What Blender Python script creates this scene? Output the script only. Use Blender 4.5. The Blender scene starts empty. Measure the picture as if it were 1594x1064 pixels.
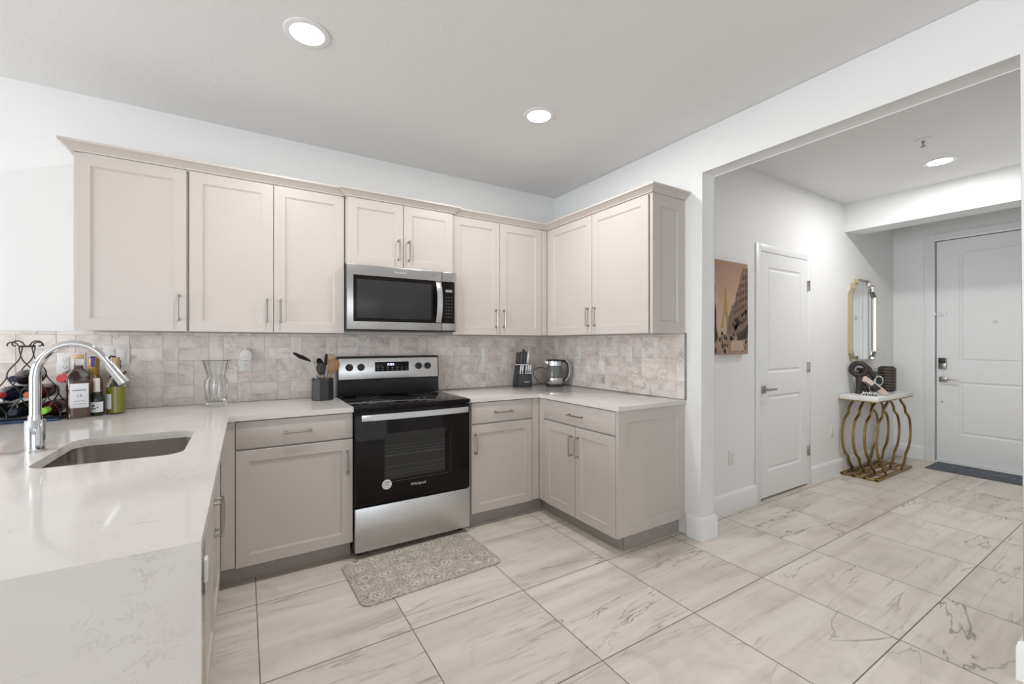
import bpy, bmesh, math, random
from mathutils import Vector, Matrix
random.seed(7)
C = bpy.context.scene
PI = math.pi
# ---------------------------------------------------------------- camera
F_PX, YAW, CX, CY, CZ, V0, U0 = 670.64, 0.5501, -2.5544, -3.3224, 1.2955, 534.2, 791.8
cd = bpy.data.cameras.new('camera'); cam = bpy.data.objects.new('camera', cd); C.collection.objects.link(cam)
cam.location = (CX, CY, CZ); cam.rotation_euler = (PI/2, 0, -YAW)
cd.sensor_width = 36.0; cd.lens = F_PX*36/1594
cd.shift_x = (797-U0)/1594; cd.shift_y = -(532-V0)/1594
cd.clip_start = 0.02
C.camera = cam
# ---------------------------------------------------------------- exposure, world, large lights
C.view_settings.view_transform = 'Standard'; C.view_settings.look = 'None'
C.view_settings.gamma = 1; C.view_settings.use_curve_mapping = False
C.view_settings.exposure = 0.36
H = 2.696
W = bpy.data.worlds.new('world'); C.world = W; W.use_nodes = True
bg = W.node_tree.nodes['Background']; bg.inputs[0].default_value = (0.86, 0.93, 1.0, 1); bg.inputs[1].default_value = 1.0
def area(name, loc, rot, sx, sy, power, col=(1, 1, 1), shape='RECTANGLE', spread=None):
    l = bpy.data.lights.new(name, 'AREA'); l.shape = shape; l.size = sx; l.size_y = sy
    l.energy = power; l.color = col
    if spread: l.spread = spread
    o = bpy.data.objects.new(name, l); C.collection.objects.link(o)
    o.location = loc; o.rotation_euler = rot
    return o
# daylight through the living-room windows behind and to the left of the camera
area('daylight_rear', (-3.3, -8.86, 1.25), (PI/2, 0, 0), 4.4, 2.2, 27, (0.93, 0.965, 1.0))
area('daylight_left', (-8.36, -3.2, 1.35), (PI/2, 0, -PI/2), 3.6, 2.0, 175, (0.93, 0.965, 1.0))
DOWN_POWER = 9.8

# ---------------------------------------------------------------- node helpers
def new_mat(name):
    m = bpy.data.materials.new(name); m.use_nodes = True
    nt = m.node_tree; b = nt.nodes['Principled BSDF']
    return m, nt, b
def N(nt, t, **kw):
    n = nt.nodes.new(t)
    for k, v in kw.items():
        if k in ('operation', 'blend_type', 'data_type', 'noise_dimensions', 'feature', 'distance', 'attribute_name', 'wave_type', 'bands_direction', 'clamp', 'vector_type', 'attribute_type', 'rings_direction', 'wave_profile'):
            setattr(n, k, v)
        else:
            n.inputs[k].default_value = v
    return n
def lk(nt, a, b): nt.links.new(a, b)
def math_(nt, op, a, b=None, clamp=False):
    n = nt.nodes.new('ShaderNodeMath'); n.operation = op; n.use_clamp = clamp
    for i, v in enumerate((a, b)):
        if v is None: continue
        if isinstance(v, (int, float)): n.inputs[i].default_value = v
        else: lk(nt, v, n.inputs[i])
    return n.outputs[0]
def mixc(nt, fac, c1, c2, bt='MIX'):
    n = nt.nodes.new('ShaderNodeMixRGB'); n.blend_type = bt
    for i, v in enumerate((fac, c1, c2)):
        if isinstance(v, (int, float)): n.inputs[i].default_value = v
        elif isinstance(v, tuple): n.inputs[i].default_value = (*v[:3], 1)
        else: lk(nt, v, n.inputs[i])
    return n.outputs[0]
def noise(nt, vec, scale, detail=3, dist=0.0, rough=.5):
    n = nt.nodes.new('ShaderNodeTexNoise'); n.inputs['Scale'].default_value = scale
    n.inputs['Detail'].default_value = detail; n.inputs['Distortion'].default_value = dist; n.inputs['Roughness'].default_value = rough
    if vec is not None: lk(nt, vec, n.inputs['Vector'])
    return n.outputs['Fac']
def mapping(nt, vec, scale=(1, 1, 1), rot=(0, 0, 0), loc=None):
    n = nt.nodes.new('ShaderNodeMapping'); n.inputs['Scale'].default_value = scale; n.inputs['Rotation'].default_value = rot
    lk(nt, vec, n.inputs['Vector'])
    if loc is not None: lk(nt, loc, n.inputs['Location'])
    return n.outputs[0]
def ramp(nt, fac, stops):
    n = nt.nodes.new('ShaderNodeValToRGB'); e = n.color_ramp.elements
    while len(e) < len(stops): e.new(0.5)
    for i, (p, c) in enumerate(stops):
        e[i].position = p; e[i].color = (*c, 1) if isinstance(c, tuple) else (c, c, c, 1)
    lk(nt, fac, n.inputs[0]); return n.outputs[0]
def bump(nt, b, h, strength=.1, dist=.01):
    n = nt.nodes.new('ShaderNodeBump'); n.inputs['Strength'].default_value = strength; n.inputs['Distance'].default_value = dist
    lk(nt, h, n.inputs['Height']); lk(nt, n.outputs[0], b.inputs['Normal'])
def ocoord(nt): return nt.nodes.new('ShaderNodeTexCoord').outputs['Object']
def mat(name, col, rough=.5, metal=0, var=.03, scale=30, bmp=0, spec=None, coat=0, trans=0, ior=1.45, emit=None, es=0, stretch=(1, 1, 1)):
    m, nt, b = new_mat(name)
    v = mapping(nt, ocoord(nt), stretch)
    f = noise(nt, v, scale, 3)
    c2 = tuple(max(0, c*(1-var)) for c in col); c1 = tuple(min(1, c*(1+var)) for c in col)
    lk(nt, mixc(nt, f, c1, c2), b.inputs['Base Color'])
    b.inputs['Roughness'].default_value = rough; b.inputs['Metallic'].default_value = metal
    if spec is not None: b.inputs['Specular IOR Level'].default_value = spec
    if coat: b.inputs['Coat Weight'].default_value = coat; b.inputs['Coat Roughness'].default_value = .05
    if trans: b.inputs['Transmission Weight'].default_value = trans; b.inputs['IOR'].default_value = ior
    if emit: b.inputs['Emission Color'].default_value = (*emit, 1); b.inputs['Emission Strength'].default_value = es
    if bmp: bump(nt, b, f, bmp, .002)
    return m
M = {}
M['wall'] = mat('painted_wall', (.83, .835, .835), .6, var=.012, scale=120, bmp=.12)
M['trim'] = mat('white_trim_paint', (.84, .845, .85), .35, var=.01, scale=40)
M['door'] = mat('white_door_paint', (.83, .835, .84), .35, var=.01, scale=40)
M['ceil'] = mat('textured_ceiling', (.82, .82, .825), .8, var=.02, scale=90, bmp=.35)
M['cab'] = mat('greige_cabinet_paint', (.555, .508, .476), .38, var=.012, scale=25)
M['kick'] = mat('shaded_cabinet_paint', (.38, .34, .315), .5, var=.03, scale=25)  # cabinet paint darkened, shadow of the toe recess put into the colour
M['inner'] = mat('cabinet_interior', (.35, .32, .30), .6)
M['nickel'] = mat('brushed_nickel', (.40, .375, .35), .30, 1, var=.05, scale=60, stretch=(1, 1, .2))
M['chrome'] = mat('polished_chrome', (.62, .63, .65), .06, 1, var=.01)
M['steelgrey'] = mat('dark_steel', (.35, .35, .36), .35, 1)
M['blackglass'] = mat('black_glass', (.009, .007, .007), .05, var=.05, spec=.16)
M['black'] = mat('black_enamel', (.015, .015, .016), .3)
M['blackplastic'] = mat('black_plastic', (.02, .02, .022), .42)
M['window_glass'] = mat('oven_window_glass', (.030, .030, .030), .10, spec=.25)
M['dotglass'] = mat('microwave_window_mesh', (.030, .030, .030), .22, spec=.25)
M['white'] = mat('white_plastic', (.80, .79, .77), .35, var=.01)
M['slot'] = mat('dark_slot', (.08, .07, .07), .5)
M['glass'] = mat('clear_glass', (.97, .985, .98), .02, trans=1, ior=1.45, var=0)
M['smoke'] = mat('kettle_glass', (.55, .58, .57), .03, trans=.85, ior=1.3, var=0)
M['gold'] = mat('antique_gold', (.36, .25, .10), .38, 1, var=.25, scale=14)
M['mirrorgold'] = mat('champagne_gold', (.62, .52, .34), .3, 1, var=.1)
M['mirror'] = mat('mirror_silver', (.9, .91, .92), .03, 1, var=0)
M['tabletop'] = mat('white_lacquer_top', (.82, .82, .81), .2, var=.02)
M['darkstone'] = mat('dark_resin', (.03, .024, .02), .5, var=.3, scale=30, bmp=.4)
M['crock'] = mat('dark_hammered_stoneware', (.018, .017, .017), .45, var=.35, scale=70, bmp=.8)
M['wood'] = mat('olive_wood', (.30, .16, .075), .5, var=.35, scale=18, stretch=(6, 6, 1))
M['palewood'] = mat('pale_wood', (.52, .37, .24), .5, var=.2, scale=18, stretch=(6, 6, 1))
M['greysil'] = mat('grey_silicone', (.42, .39, .37), .5)
M['cork'] = mat('cork', (.55, .40, .22), .7, var=.2, scale=60)
M['paper'] = mat('paper_label', (.72, .74, .76), .6)
M['ink'] = mat('label_ink', (.12, .12, .16), .6)
M['silverink'] = mat('silver_print', (.6, .6, .6), .4)
M['bluetag'] = mat('violet_strip', (.09, .08, .30), .5)
M['goldfoil'] = mat('gold_foil', (.45, .28, .08), .35, .6)
M['amber'] = mat('amber_liquor', (.16, .05, .018), .05, trans=.25, coat=.5)
M['darkbottle'] = mat('dark_bottle_glass', (.014, .018, .012), .06, spec=.6)
M['bluebottle'] = mat('blue_bottle_glass', (.012, .018, .05), .06, spec=.6)
M['redbottle'] = mat('wine_red_bottle', (.07, .012, .012), .08, spec=.6)
M['yellow'] = mat('yellow_green_liqueur', (.42, .40, .015), .05, trans=.2, coat=.5)
M['bronzebottle'] = mat('brown_bottle_glass', (.20, .09, .03), .1, spec=.6)
M['redcap'] = mat('red_capsule', (.55, .05, .05), .35)
M['limecap'] = mat('lime_capsule', (.22, .55, .06), .35)
M['orangecap'] = mat('copper_capsule', (.45, .13, .05), .35, .3)
M['navycap'] = mat('navy_capsule', (.010, .013, .035), .4)
M['greycap'] = mat('grey_capsule', (.10, .09, .10), .35)
M['iron'] = mat('black_wrought_iron', (.015, .013, .012), .45)
M['bluetray'] = mat('blue_glazed_tray', (.02, .05, .11), .25)
M['pink'] = mat('blush_lacquer', (.62, .50, .44), .3)
M['stripe'] = mat('brown_band_glaze', (.10, .075, .055), .4)
M['greenstone'] = mat('dark_green_glaze', (.03, .05, .04), .35)
M['led'] = mat('lit_digits', (.1, .1, .3), .4, emit=(.55, .55, 1.0), es=2.2)
M['lamp'] = mat('lamp_diffuser', (1, 1, 1), .5, emit=(1, .985, .95), es=9)
M['greyprint'] = mat('grey_print', (.30, .30, .30), .5)
M['rackgrey'] = mat('rack_grey', (.10, .10, .10), .4)
M['dark'] = mat('dark_void', (.02, .02, .02), .9)  # near black colour stands in for unlit space behind the doors

def stainless(name, col=(.50, .50, .505), rough=.30, axis=0):
    m, nt, b = new_mat(name)
    st = [3, 3, 3]; st[axis] = .03
    v = mapping(nt, ocoord(nt), tuple(st)); f = noise(nt, v, 160, 2)
    lk(nt, mixc(nt, f, tuple(c*1.06 for c in col), tuple(c*.9 for c in col)), b.inputs['Base Color'])
    b.inputs['Metallic'].default_value = 1
    r = math_(nt, 'MULTIPLY_ADD', f, .10); r.node.inputs[2].default_value = rough-.05
    lk(nt, r, b.inputs['Roughness'])
    b.inputs['Anisotropic'].default_value = .5
    bump(nt, b, f, .05, .001)
    return m
M['steel'] = stainless('brushed_stainless', (.62, .625, .635))
M['sink'] = mat('satin_sink_steel', (.50, .465, .44), .27, 1, var=.03, scale=90, stretch=(1, 1, .05))
M['mwsteel'] = stainless('microwave_steel', (.50, .50, .505), .24)
M['dwsteel'] = stainless('dishwasher_steel', (.62, .60, .58), .14, 1)

def vein_layer(nt, v, scale, stretch, width, dist=1.2, detail=5):
    vv = mapping(nt, v, stretch)
    n = noise(nt, vv, scale, detail, dist, .55)
    a = math_(nt, 'ABSOLUTE', math_(nt, 'SUBTRACT', n, .5))
    return math_(nt, 'SUBTRACT', 1.0, math_(nt, 'DIVIDE', a, width, True), True)
def tilecoord(nt):
    at = N(nt, 'ShaderNodeAttribute', attribute_name='rnd')
    v = ocoord(nt)
    comb = nt.nodes.new('ShaderNodeCombineXYZ')
    lk(nt, math_(nt, 'MULTIPLY', at.outputs['Fac'], 37.0), comb.inputs[0])
    lk(nt, math_(nt, 'MULTIPLY', at.outputs['Fac'], 91.0), comb.inputs[1])
    lk(nt, math_(nt, 'MULTIPLY', at.outputs['Fac'], 53.0), comb.inputs[2])
    ad = nt.nodes.new('ShaderNodeVectorMath'); ad.operation = 'ADD'
    lk(nt, v, ad.inputs[0]); lk(nt, comb.outputs[0], ad.inputs[1])
    return ad.outputs[0], at.outputs['Fac']
def floor_mat():
    m, nt, b = new_mat('porcelain_marble_tile')
    v, r = tilecoord(nt)
    s = noise(nt, mapping(nt, v, (.38, 5, 1)), 1.5, 5, .5, .55)
    base = ramp(nt, s, [(.30, (.58, .52, .445)), (.48, (.71, .65, .58)), (.62, (.77, .715, .65))])
    cl = noise(nt, v, 3.2, 5, 1.0, .6)
    clf = ramp(nt, cl, [(.50, 0.0), (.72, .42)])
    c = mixc(nt, clf, base, (.44, .40, .33))
    fine = vein_layer(nt, v, 2.0, (.38, 6, 1), .016, .35, 3)
    mk2 = ramp(nt, noise(nt, mapping(nt, v, (1, 2, 1)), 1.7, 2), [(.46, 0.0), (.62, .6)])
    c = mixc(nt, math_(nt, 'MULTIPLY', fine, mk2), c, (.30, .265, .215))
    main = vein_layer(nt, v, 1.0, (.42, 2.3, 1), .0065, .8, 6)
    mk = ramp(nt, noise(nt, v, 1.5, 2), [(.42, 0.0), (.60, .85)])
    c = mixc(nt, math_(nt, 'MULTIPLY', main, mk), c, (.20, .175, .14))
    tint = ramp(nt, r, [(0, .94), (1, 1.0)])
    c = mixc(nt, 1.0, c, tint, 'MULTIPLY')
    lk(nt, c, b.inputs['Base Color']); b.inputs['Roughness'].default_value = .33
    return m
M['floor'] = floor_mat()
M['grout'] = mat('grey_grout', (.20, .18, .155), .8)
def marble_mat():
    m, nt, b = new_mat('honed_marble_tile')
    v, r = tilecoord(nt)
    s = noise(nt, v, 6, 6, 1.2, .6)
    base = ramp(nt, s, [(.30, (.58, .51, .47)), (.5, (.80, .73, .685)), (.68, (.89, .83, .785))])
    f1 = vein_layer(nt, v, 5.5, (1, 1, 1.7), .022, 1.6, 6)
    mk = ramp(nt, noise(nt, v, 4.5, 2), [(.47, 0.0), (.62, .6)])
    c = mixc(nt, math_(nt, 'MULTIPLY', f1, mk), base, (.27, .23, .21))
    tint = ramp(nt, r, [(0, .88), (.5, .96), (1, 1.0)])
    c = mixc(nt, 1.0, c, tint, 'MULTIPLY')
    lk(nt, c, b.inputs['Base Color']); b.inputs['Roughness'].default_value = .28
    return m
M['marble'] = marble_mat()
M['tilegrout'] = mat('pale_tile_grout', (.52, .49, .465), .7)
def quartz_mat():
    m, nt, b = new_mat('white_veined_quartz')
    v = ocoord(nt)
    s = noise(nt, v, 3, 4, .8)
    base = ramp(nt, s, [(.3, (.64, .605, .58)), (.7, (.70, .67, .65))])
    f1 = vein_layer(nt, v, 13, (1, 1, 1.4), .028, 1.8, 6)
    mk = ramp(nt, noise(nt, v, 5.5, 3), [(.52, 0.0), (.66, .45)])
    c = mixc(nt, math_(nt, 'MULTIPLY', f1, mk), base, (.36, .33, .32))
    sp = noise(nt, v, 260, 1)
    c = mixc(nt, ramp(nt, sp, [(.66, 0.0), (.74, .22)]), c, (.45, .42, .41))
    lk(nt, c, b.inputs['Base Color']); b.inputs['Roughness'].default_value = .09
    return m
M['quartz'] = quartz_mat()
def mat_mat():
    m, nt, b = new_mat('floral_print_vinyl')
    v = ocoord(nt)
    vo = N(nt, 'ShaderNodeTexVoronoi', Scale=8.5, Randomness=.35); lk(nt, mapping(nt, v, (1, 1.15, 0)), vo.inputs['Vector'])
    d = vo.outputs['Distance']
    wob = noise(nt, v, 60, 2, .5)
    dd = math_(nt, 'ADD', d, math_(nt, 'MULTIPLY', wob, .22))
    rings = math_(nt, 'SINE', math_(nt, 'MULTIPLY', dd, 42.0))
    rf = ramp(nt, rings, [(.35, 0.0), (.75, .75)])
    inside = ramp(nt, d, [(.28, 1.0), (.40, 0.0)])
    sc = vein_layer(nt, v, 42, (1, 1, 1), .10, 2.5, 2)
    pat = math_(nt, 'MAXIMUM', math_(nt, 'MULTIPLY', rf, inside), math_(nt, 'MULTIPLY', sc, math_(nt, 'SUBTRACT', .85, inside, True)))
    c = mixc(nt, pat, (.64, .585, .50), (.12, .105, .085))
    lk(nt, c, b.inputs['Base Color']); b.inputs['Roughness'].default_value = .6
    return m
M['kmat'] = mat_mat()
def doormat_mat():
    m, nt, b = new_mat('slate_doormat')
    v = ocoord(nt)
    f = noise(nt, v, 9, 4, 1); c = mixc(nt, f, (.07, .085, .11), (.12, .135, .15))
    f1 = vein_layer(nt, v, 14, (1, 1, 1), .035, 2, 3)
    c = mixc(nt, math_(nt, 'MULTIPLY', f1, .35), c, (.30, .31, .36))
    lk(nt, c, b.inputs['Base Color']); b.inputs['Roughness'].default_value = .85
    return m
M['doormat'] = doormat_mat()

# ---------------------------------------------------------------- mesh helpers
class MB:
    def __init__(s): s.bm = bmesh.new()
    def box(s, x0, x1, y0, y1, z0, z1, b=0, seg=2):
        vs = [s.bm.verts.new((x, y, z)) for x in (x0, x1) for y in (y0, y1) for z in (z0, z1)]
        f = [(0, 1, 3, 2), (4, 6, 7, 5), (0, 4, 5, 1), (2, 3, 7, 6), (0, 2, 6, 4), (1, 5, 7, 3)]
        fs = [s.bm.faces.new([vs[i] for i in q]) for q in f]
        if b:
            es = list({e for q in fs for e in q.edges})
            bmesh.ops.bevel(s.bm, geom=es, offset=b, segments=seg, profile=.5, affect='EDGES')
        return s
    def ring(s, c, ax, r, seg, ang0=0, sq=None):
        ax = Vector(ax).normalized(); t = Vector((0, 0, 1)) if abs(ax.z) < .9 else Vector((1, 0, 0))
        u = ax.cross(t).normalized(); w = ax.cross(u)
        return [s.bm.verts.new(Vector(c)+u*(r*math.cos(ang0+2*PI*i/seg))+w*(r*math.sin(ang0+2*PI*i/seg))) for i in range(seg)]
    def bridge(s, a, b):
        n = len(a)
        for i in range(n): s.bm.faces.new((a[i], a[(i+1) % n], b[(i+1) % n], b[i]))
    def cyl(s, p0, p1, r0, r1=None, seg=24, caps=True):
        r1 = r0 if r1 is None else r1; d = Vector(p1)-Vector(p0)
        a = s.ring(p0, d, r0, seg); b = s.ring(p1, d, r1, seg); s.bridge(a, b)
        if caps: s.bm.faces.new(a); s.bm.faces.new(b)
        return s
    def lathe(s, prof, c=(0, 0, 0), seg=32, ribs=0, amp=0, square=0, axis='z'):
        rs = []
        for (r, z) in prof:
            row = []
            for i in range(seg):
                a = 2*PI*i/seg; rr = r*(1+amp*math.cos(ribs*a))
                if square:
                    k = (abs(math.cos(a))**square+abs(math.sin(a))**square)**(-1/square); rr = r*k
                x, y = rr*math.cos(a), rr*math.sin(a)
                p = (x, y, z) if axis == 'z' else ((x, z, y) if axis == 'y' else (z, x, y))
                row.append(s.bm.verts.new(Vector(c)+Vector(p)))
            rs.append(row)
        for a, b in zip(rs, rs[1:]): s.bridge(a, b)
        if prof[0][0] > 1e-6: s.bm.faces.new(rs[0])
        if prof[-1][0] > 1e-6: s.bm.faces.new(rs[-1])
        return s
    def tube(s, pts, r, seg=12, closed=False, rz=None):
        pts = [Vector(p) for p in pts]; n = len(pts); rings = []
        u = None
        for i, p in enumerate(pts):
            if closed: t = (pts[(i+1) % n]-pts[i-1]).normalized()
            else: t = (pts[min(i+1, n-1)]-pts[max(i-1, 0)]).normalized()
            if u is None:
                a = Vector((0, 0, 1)) if abs(t.z) < .9 else Vector((1, 0, 0)); u = t.cross(a).normalized()
            else: u = (u-t*u.dot(t)).normalized()
            w = t.cross(u); rr = r[i] if isinstance(r, (list, tuple)) else r
            rings.append([s.bm.verts.new(p+u*(rr*math.cos(2*PI*k/seg))+w*(rr*math.sin(2*PI*k/seg))) for k in range(seg)])
        for a, b in zip(rings, rings[1:]): s.bridge(a, b)
        if closed: s.bridge(rings[-1], rings[0])
        else: s.bm.faces.new(rings[0]); s.bm.faces.new(rings[-1])
        return s
    def prism(s, poly, ax, a, b, bev=0):
        def P(p, t): return {'x': (t, p[0], p[1]), 'y': (p[0], t, p[1]), 'z': (p[0], p[1], t)}[ax]
        A = [s.bm.verts.new(P(p, a)) for p in poly]; B = [s.bm.verts.new(P(p, b)) for p in poly]
        s.bridge(A, B); fs = [s.bm.faces.new(A), s.bm.faces.new(B)]
        if bev:
            es = list({e for v in A+B for e in v.link_edges}); bmesh.ops.bevel(s.bm, geom=es, offset=bev, segments=2, profile=.5, affect='EDGES')
        return s
    def plate_hole(s, outer, inner, z0, z1):
        tops = []
        for z in (z0, z1):
            o = [s.bm.verts.new((x, y, z)) for x, y in outer]; i = [s.bm.verts.new((x, y, z)) for x, y in inner]
            es = [s.bm.edges.new((l[k], l[(k+1) % len(l)])) for l in (o, i) for k in range(len(l))]
            bmesh.ops.triangle_fill(s.bm, use_beauty=True, edges=es, normal=(0, 0, 1)); tops.append((o, i))
        for k in (0, 1): s.bridge(tops[0][k], tops[1][k])
        return s
    def sweep(s, path, prof, closed_prof=True):
        # path: xy list; prof: (offset to the right-hand side of travel, z)
        n = len(path); dirs = [(Vector(path[i+1])-Vector(path[i])).normalized() for i in range(n-1)]
        rings = []
        for i in range(n):
            d0 = dirs[max(i-1, 0)]; d1 = dirs[min(i, n-2)]
            n0 = Vector((d0.y, -d0.x)); n1 = Vector((d1.y, -d1.x))
            mn = (n0+n1).normalized(); k = 1/max(.2, mn.dot(n0))
            rings.append([s.bm.verts.new((path[i][0]+mn.x*k*o, path[i][1]+mn.y*k*o, z)) for o, z in prof])
        for a, b in zip(rings, rings[1:]): s.bridge(a, b)
        s.bm.faces.new(rings[0]); s.bm.faces.new(rings[-1])
        return s
    def xf(s, mtx): bmesh.ops.transform(s.bm, matrix=mtx, verts=s.bm.verts); return s
def obj(name, mb, m, parent=None, loc=None, smooth=True, ang=35):
    me = bpy.data.meshes.new(name)
    bmesh.ops.recalc_face_normals(mb.bm, faces=mb.bm.faces)
    mb.bm.to_mesh(me); mb.bm.free()
    for mm in (m if isinstance(m, (list, tuple)) else [m]): me.materials.append(M[mm] if isinstance(mm, str) else mm)
    if smooth:
        me.shade_smooth(); me.set_sharp_from_angle(angle=math.radians(ang))
    o = bpy.data.objects.new(name, me); C.collection.objects.link(o)
    if parent: o.parent = parent
    if loc: o.location = loc
    return o
def thing(name, label, cat, loc=(0, 0, 0), rotz=0, group=None):
    o = bpy.data.objects.new(name, None); C.collection.objects.link(o); o.empty_display_size = .1
    o.location = loc; o.rotation_euler = (0, 0, rotz); o['label'] = label; o['category'] = cat
    if group: o['group'] = group
    return o
def tag(o, label, cat, group=None, kind=None):
    o['label'] = label; o['category'] = cat
    if group: o['group'] = group
    if kind: o['kind'] = kind
    return o
def lab(o, s): o['label'] = s; return o
def struct(o, label=None, cat=None):
    o['kind'] = 'structure'
    if label: o['label'] = label
    if cat: o['category'] = cat
    return o
def dup(root, loc, label, rotz=None):
    r = root.copy(); C.collection.objects.link(r); r.location = loc; r['label'] = label
    if rotz is not None: r.rotation_euler = (0, 0, rotz)
    for ch in list(root.children):
        c = ch.copy(); C.collection.objects.link(c); c.parent = r
        for g in ch.children:
            d = g.copy(); C.collection.objects.link(d); d.parent = c
    return r
def text(name, body, size, loc, rot, m, parent, ext=.0006, align='CENTER'):
    cu = bpy.data.curves.new(name, 'FONT'); cu.body = body; cu.size = size; cu.extrude = ext; cu.align_x = align; cu.align_y = 'CENTER'
    t = bpy.data.objects.new(name, cu); C.collection.objects.link(t)
    dg = bpy.context.evaluated_depsgraph_get(); me = bpy.data.meshes.new_from_object(t.evaluated_get(dg))
    bpy.data.objects.remove(t); me.materials.clear(); me.materials.append(M[m])
    o = bpy.data.objects.new(name, me); C.collection.objects.link(o); o.parent = parent
    o.location = loc; o.rotation_euler = rot
    return o

# ---------------------------------------------------------------- setting: floor
def tile_mesh(mb_rects, z, plane, eps, slot_tile=1):
    pass
X0, X1, Y0 = -8.5, 3.98, -9.0
def build_floor():
    bm = bmesh.new(); lay = bm.faces.layers.float.new('rnd')
    def q(x0, x1, y0, y1, z, mi, r):
        f = bm.faces.new([bm.verts.new(p) for p in ((x0, y0, z), (x1, y0, z), (x1, y1, z), (x0, y1, z))]); f.material_index = mi; f[lay] = r
    q(X0, X1, Y0, 0, -.0012, 0, 0)
    xs = [-2.503+.598*k for k in range(-11, 12)]; ys = [-.846-.588*k for k in range(-2, 15)]
    g = .0022
    for i in range(len(xs)-1):
        for j in range(len(ys)-1):
            a, b = max(xs[i], X0), min(xs[i+1], X1); c, d = max(ys[j+1], Y0), min(ys[j], 0)
            if b-a < .02 or d-c < .02: continue
            q(a+g, b-g, c+g, d-g, 0, 1, random.random())
    me = bpy.data.meshes.new('floor'); bm.to_mesh(me); bm.free()
    me.materials.append(M['grout']); me.materials.append(M['floor'])
    o = bpy.data.objects.new('floor', me); C.collection.objects.link(o); struct(o, 'square marble look porcelain floor tiles with grey veins', 'floor')
build_floor()
b = MB(); b.box(X0, X1, Y0, .1, H, H+.1); struct(obj('ceiling', b, 'ceil'), 'grey white textured ceiling over kitchen and hall', 'ceiling')
b = MB(); b.box(X0, .137, 0, .12, 0, H); struct(obj('wall_back', b, 'wall'), 'white wall behind the wall cabinets and range', 'wall')
# right wall with the wide cased opening to the hall
LP, RP, ZB, TW = -1.576, -2.943, 2.419, .137
b = MB(); b.prism([(0, 0), (0, H), (Y0, H), (Y0, 0), (RP, 0), (RP, ZB), (LP, ZB), (LP, 0)], 'x', 0, TW, .006)
struct(obj('wall_right', b, 'wall'), 'white wall with pillar and beam around the wide hall opening', 'wall')
HY = -1.385
b = MB(); b.prism([(TW, 0), (1.045, 0), (1.045, 2.06), (1.845, 2.06), (1.845, 0), (3.9, 0), (3.9, H), (TW, H)], 'y', HY, HY+.12)
struct(obj('wall_hall_left', b, 'wall'), 'white hall wall holding the closet door and mirror', 'wall')
b = MB(); b.prism([(HY, 0), (HY, H), (-3.05, H), (-3.05, 0), (-2.66, 0), (-2.66, 2.41), (-1.742, 2.41), (-1.742, 0)], 'x', 3.9, 4.0)
struct(obj('wall_hall_end', b, 'wall'), 'white wall around the front door', 'wall')
b = MB(); b.box(TW, 3.9, -3.17, -3.05, 0, H); struct(obj('wall_hall_right', b, 'wall'), 'white hall wall beyond the right edge of the view', 'wall')
b = MB(); b.box(2.62, 2.885, -3.05, HY, ZB, H); struct(obj('wall_header', b, 'wall'), 'white dropped beam across the hall ceiling', 'wall')
b = MB(); b.box(TW, 3.9, -.30, -.20, 0, H); b.box(3.9, 4.0, HY, -.2, 0, H); struct(obj('wall_closet', b, 'dark'), 'closet interior coloured near black to look unlit behind the door', 'wall')
b = MB(); b.box(4.0, 4.1, -3.2, -1.3, 0, H); struct(obj('wall_porch', b, 'dark'), 'dark porch side behind the front door', 'wall')
b = MB(); b.prism([(0, 0), (0, H), (Y0, H), (Y0, 0), (-5.2, 0), (-5.2, 2.35), (-1.2, 2.35), (-1.2, 0)][::-1], 'x', X0-.12, X0)
struct(obj('wall_left', b, 'wall'), 'white living room wall with wide window, left of the view', 'wall')
b = MB(); b.prism([(X0, 0), (X0, H), (0, H), (0, 0), (-1.1, 0), (-1.1, 2.35), (-5.5, 2.35), (-5.5, 0)], 'y', Y0-.12, Y0)
struct(obj('wall_rear', b, 'wall'), 'white living room wall with sliding glass doors behind the camera', 'wall')
def window(name, loc, rotz, w, h, n):
    t = thing(name, 'white framed sliding glass window of the living room', 'window', loc, rotz); struct(t)
    f = MB()
    for k in range(n+1): f.box(k*w/n-.03 if k else 0, k*w/n+.03 if k < n else w, -.03, .03, 0, h)
    f.box(0, w, -.03, .03, 0, .06); f.box(0, w, -.03, .03, h-.06, h)
    obj('window_frame', f, 'trim', t); g = MB(); g.box(.03, w-.03, -.003, .003, .05, h-.05); obj('window_pane', g, 'glass', t)
window('window_1', (-5.5, Y0-.06, 0), 0, 4.4, 2.35, 3)
window('window_2', (X0-.06, -5.2, 0), PI/2, 4.0, 2.35, 3)
# baseboards
bp_ = [(0, 0), (.015, 0), (.015, .125), (.011, .145), (.004, .152), (0, .152)]
def baseboard(name, path, label):
    b = MB(); b.sweep(path, bp_); struct(obj(name, b, 'trim'), label, 'baseboard')
baseboard('baseboard_pillar', [(0, -1.475), (0, LP), (TW, LP), (TW, HY)], 'white baseboard wrapping the foot of the pillar')
baseboard('baseboard_hall', [(.985, HY), (TW+.016, HY)][::-1], 'white baseboard under the street scene canvas')
baseboard('baseboard_hall_far', [(3.885, HY), (1.905, HY)][::-1], 'white baseboard between closet door and hall corner')
baseboard('baseboard_hall_end', [(3.9, HY-.016), (3.9, -1.655)], 'white baseboard left of the front door')
baseboard('baseboard_right', [(TW, -3.0), (TW, RP), (0, RP), (0, -8.9)], 'white baseboard at the right edge of the opening')

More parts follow.
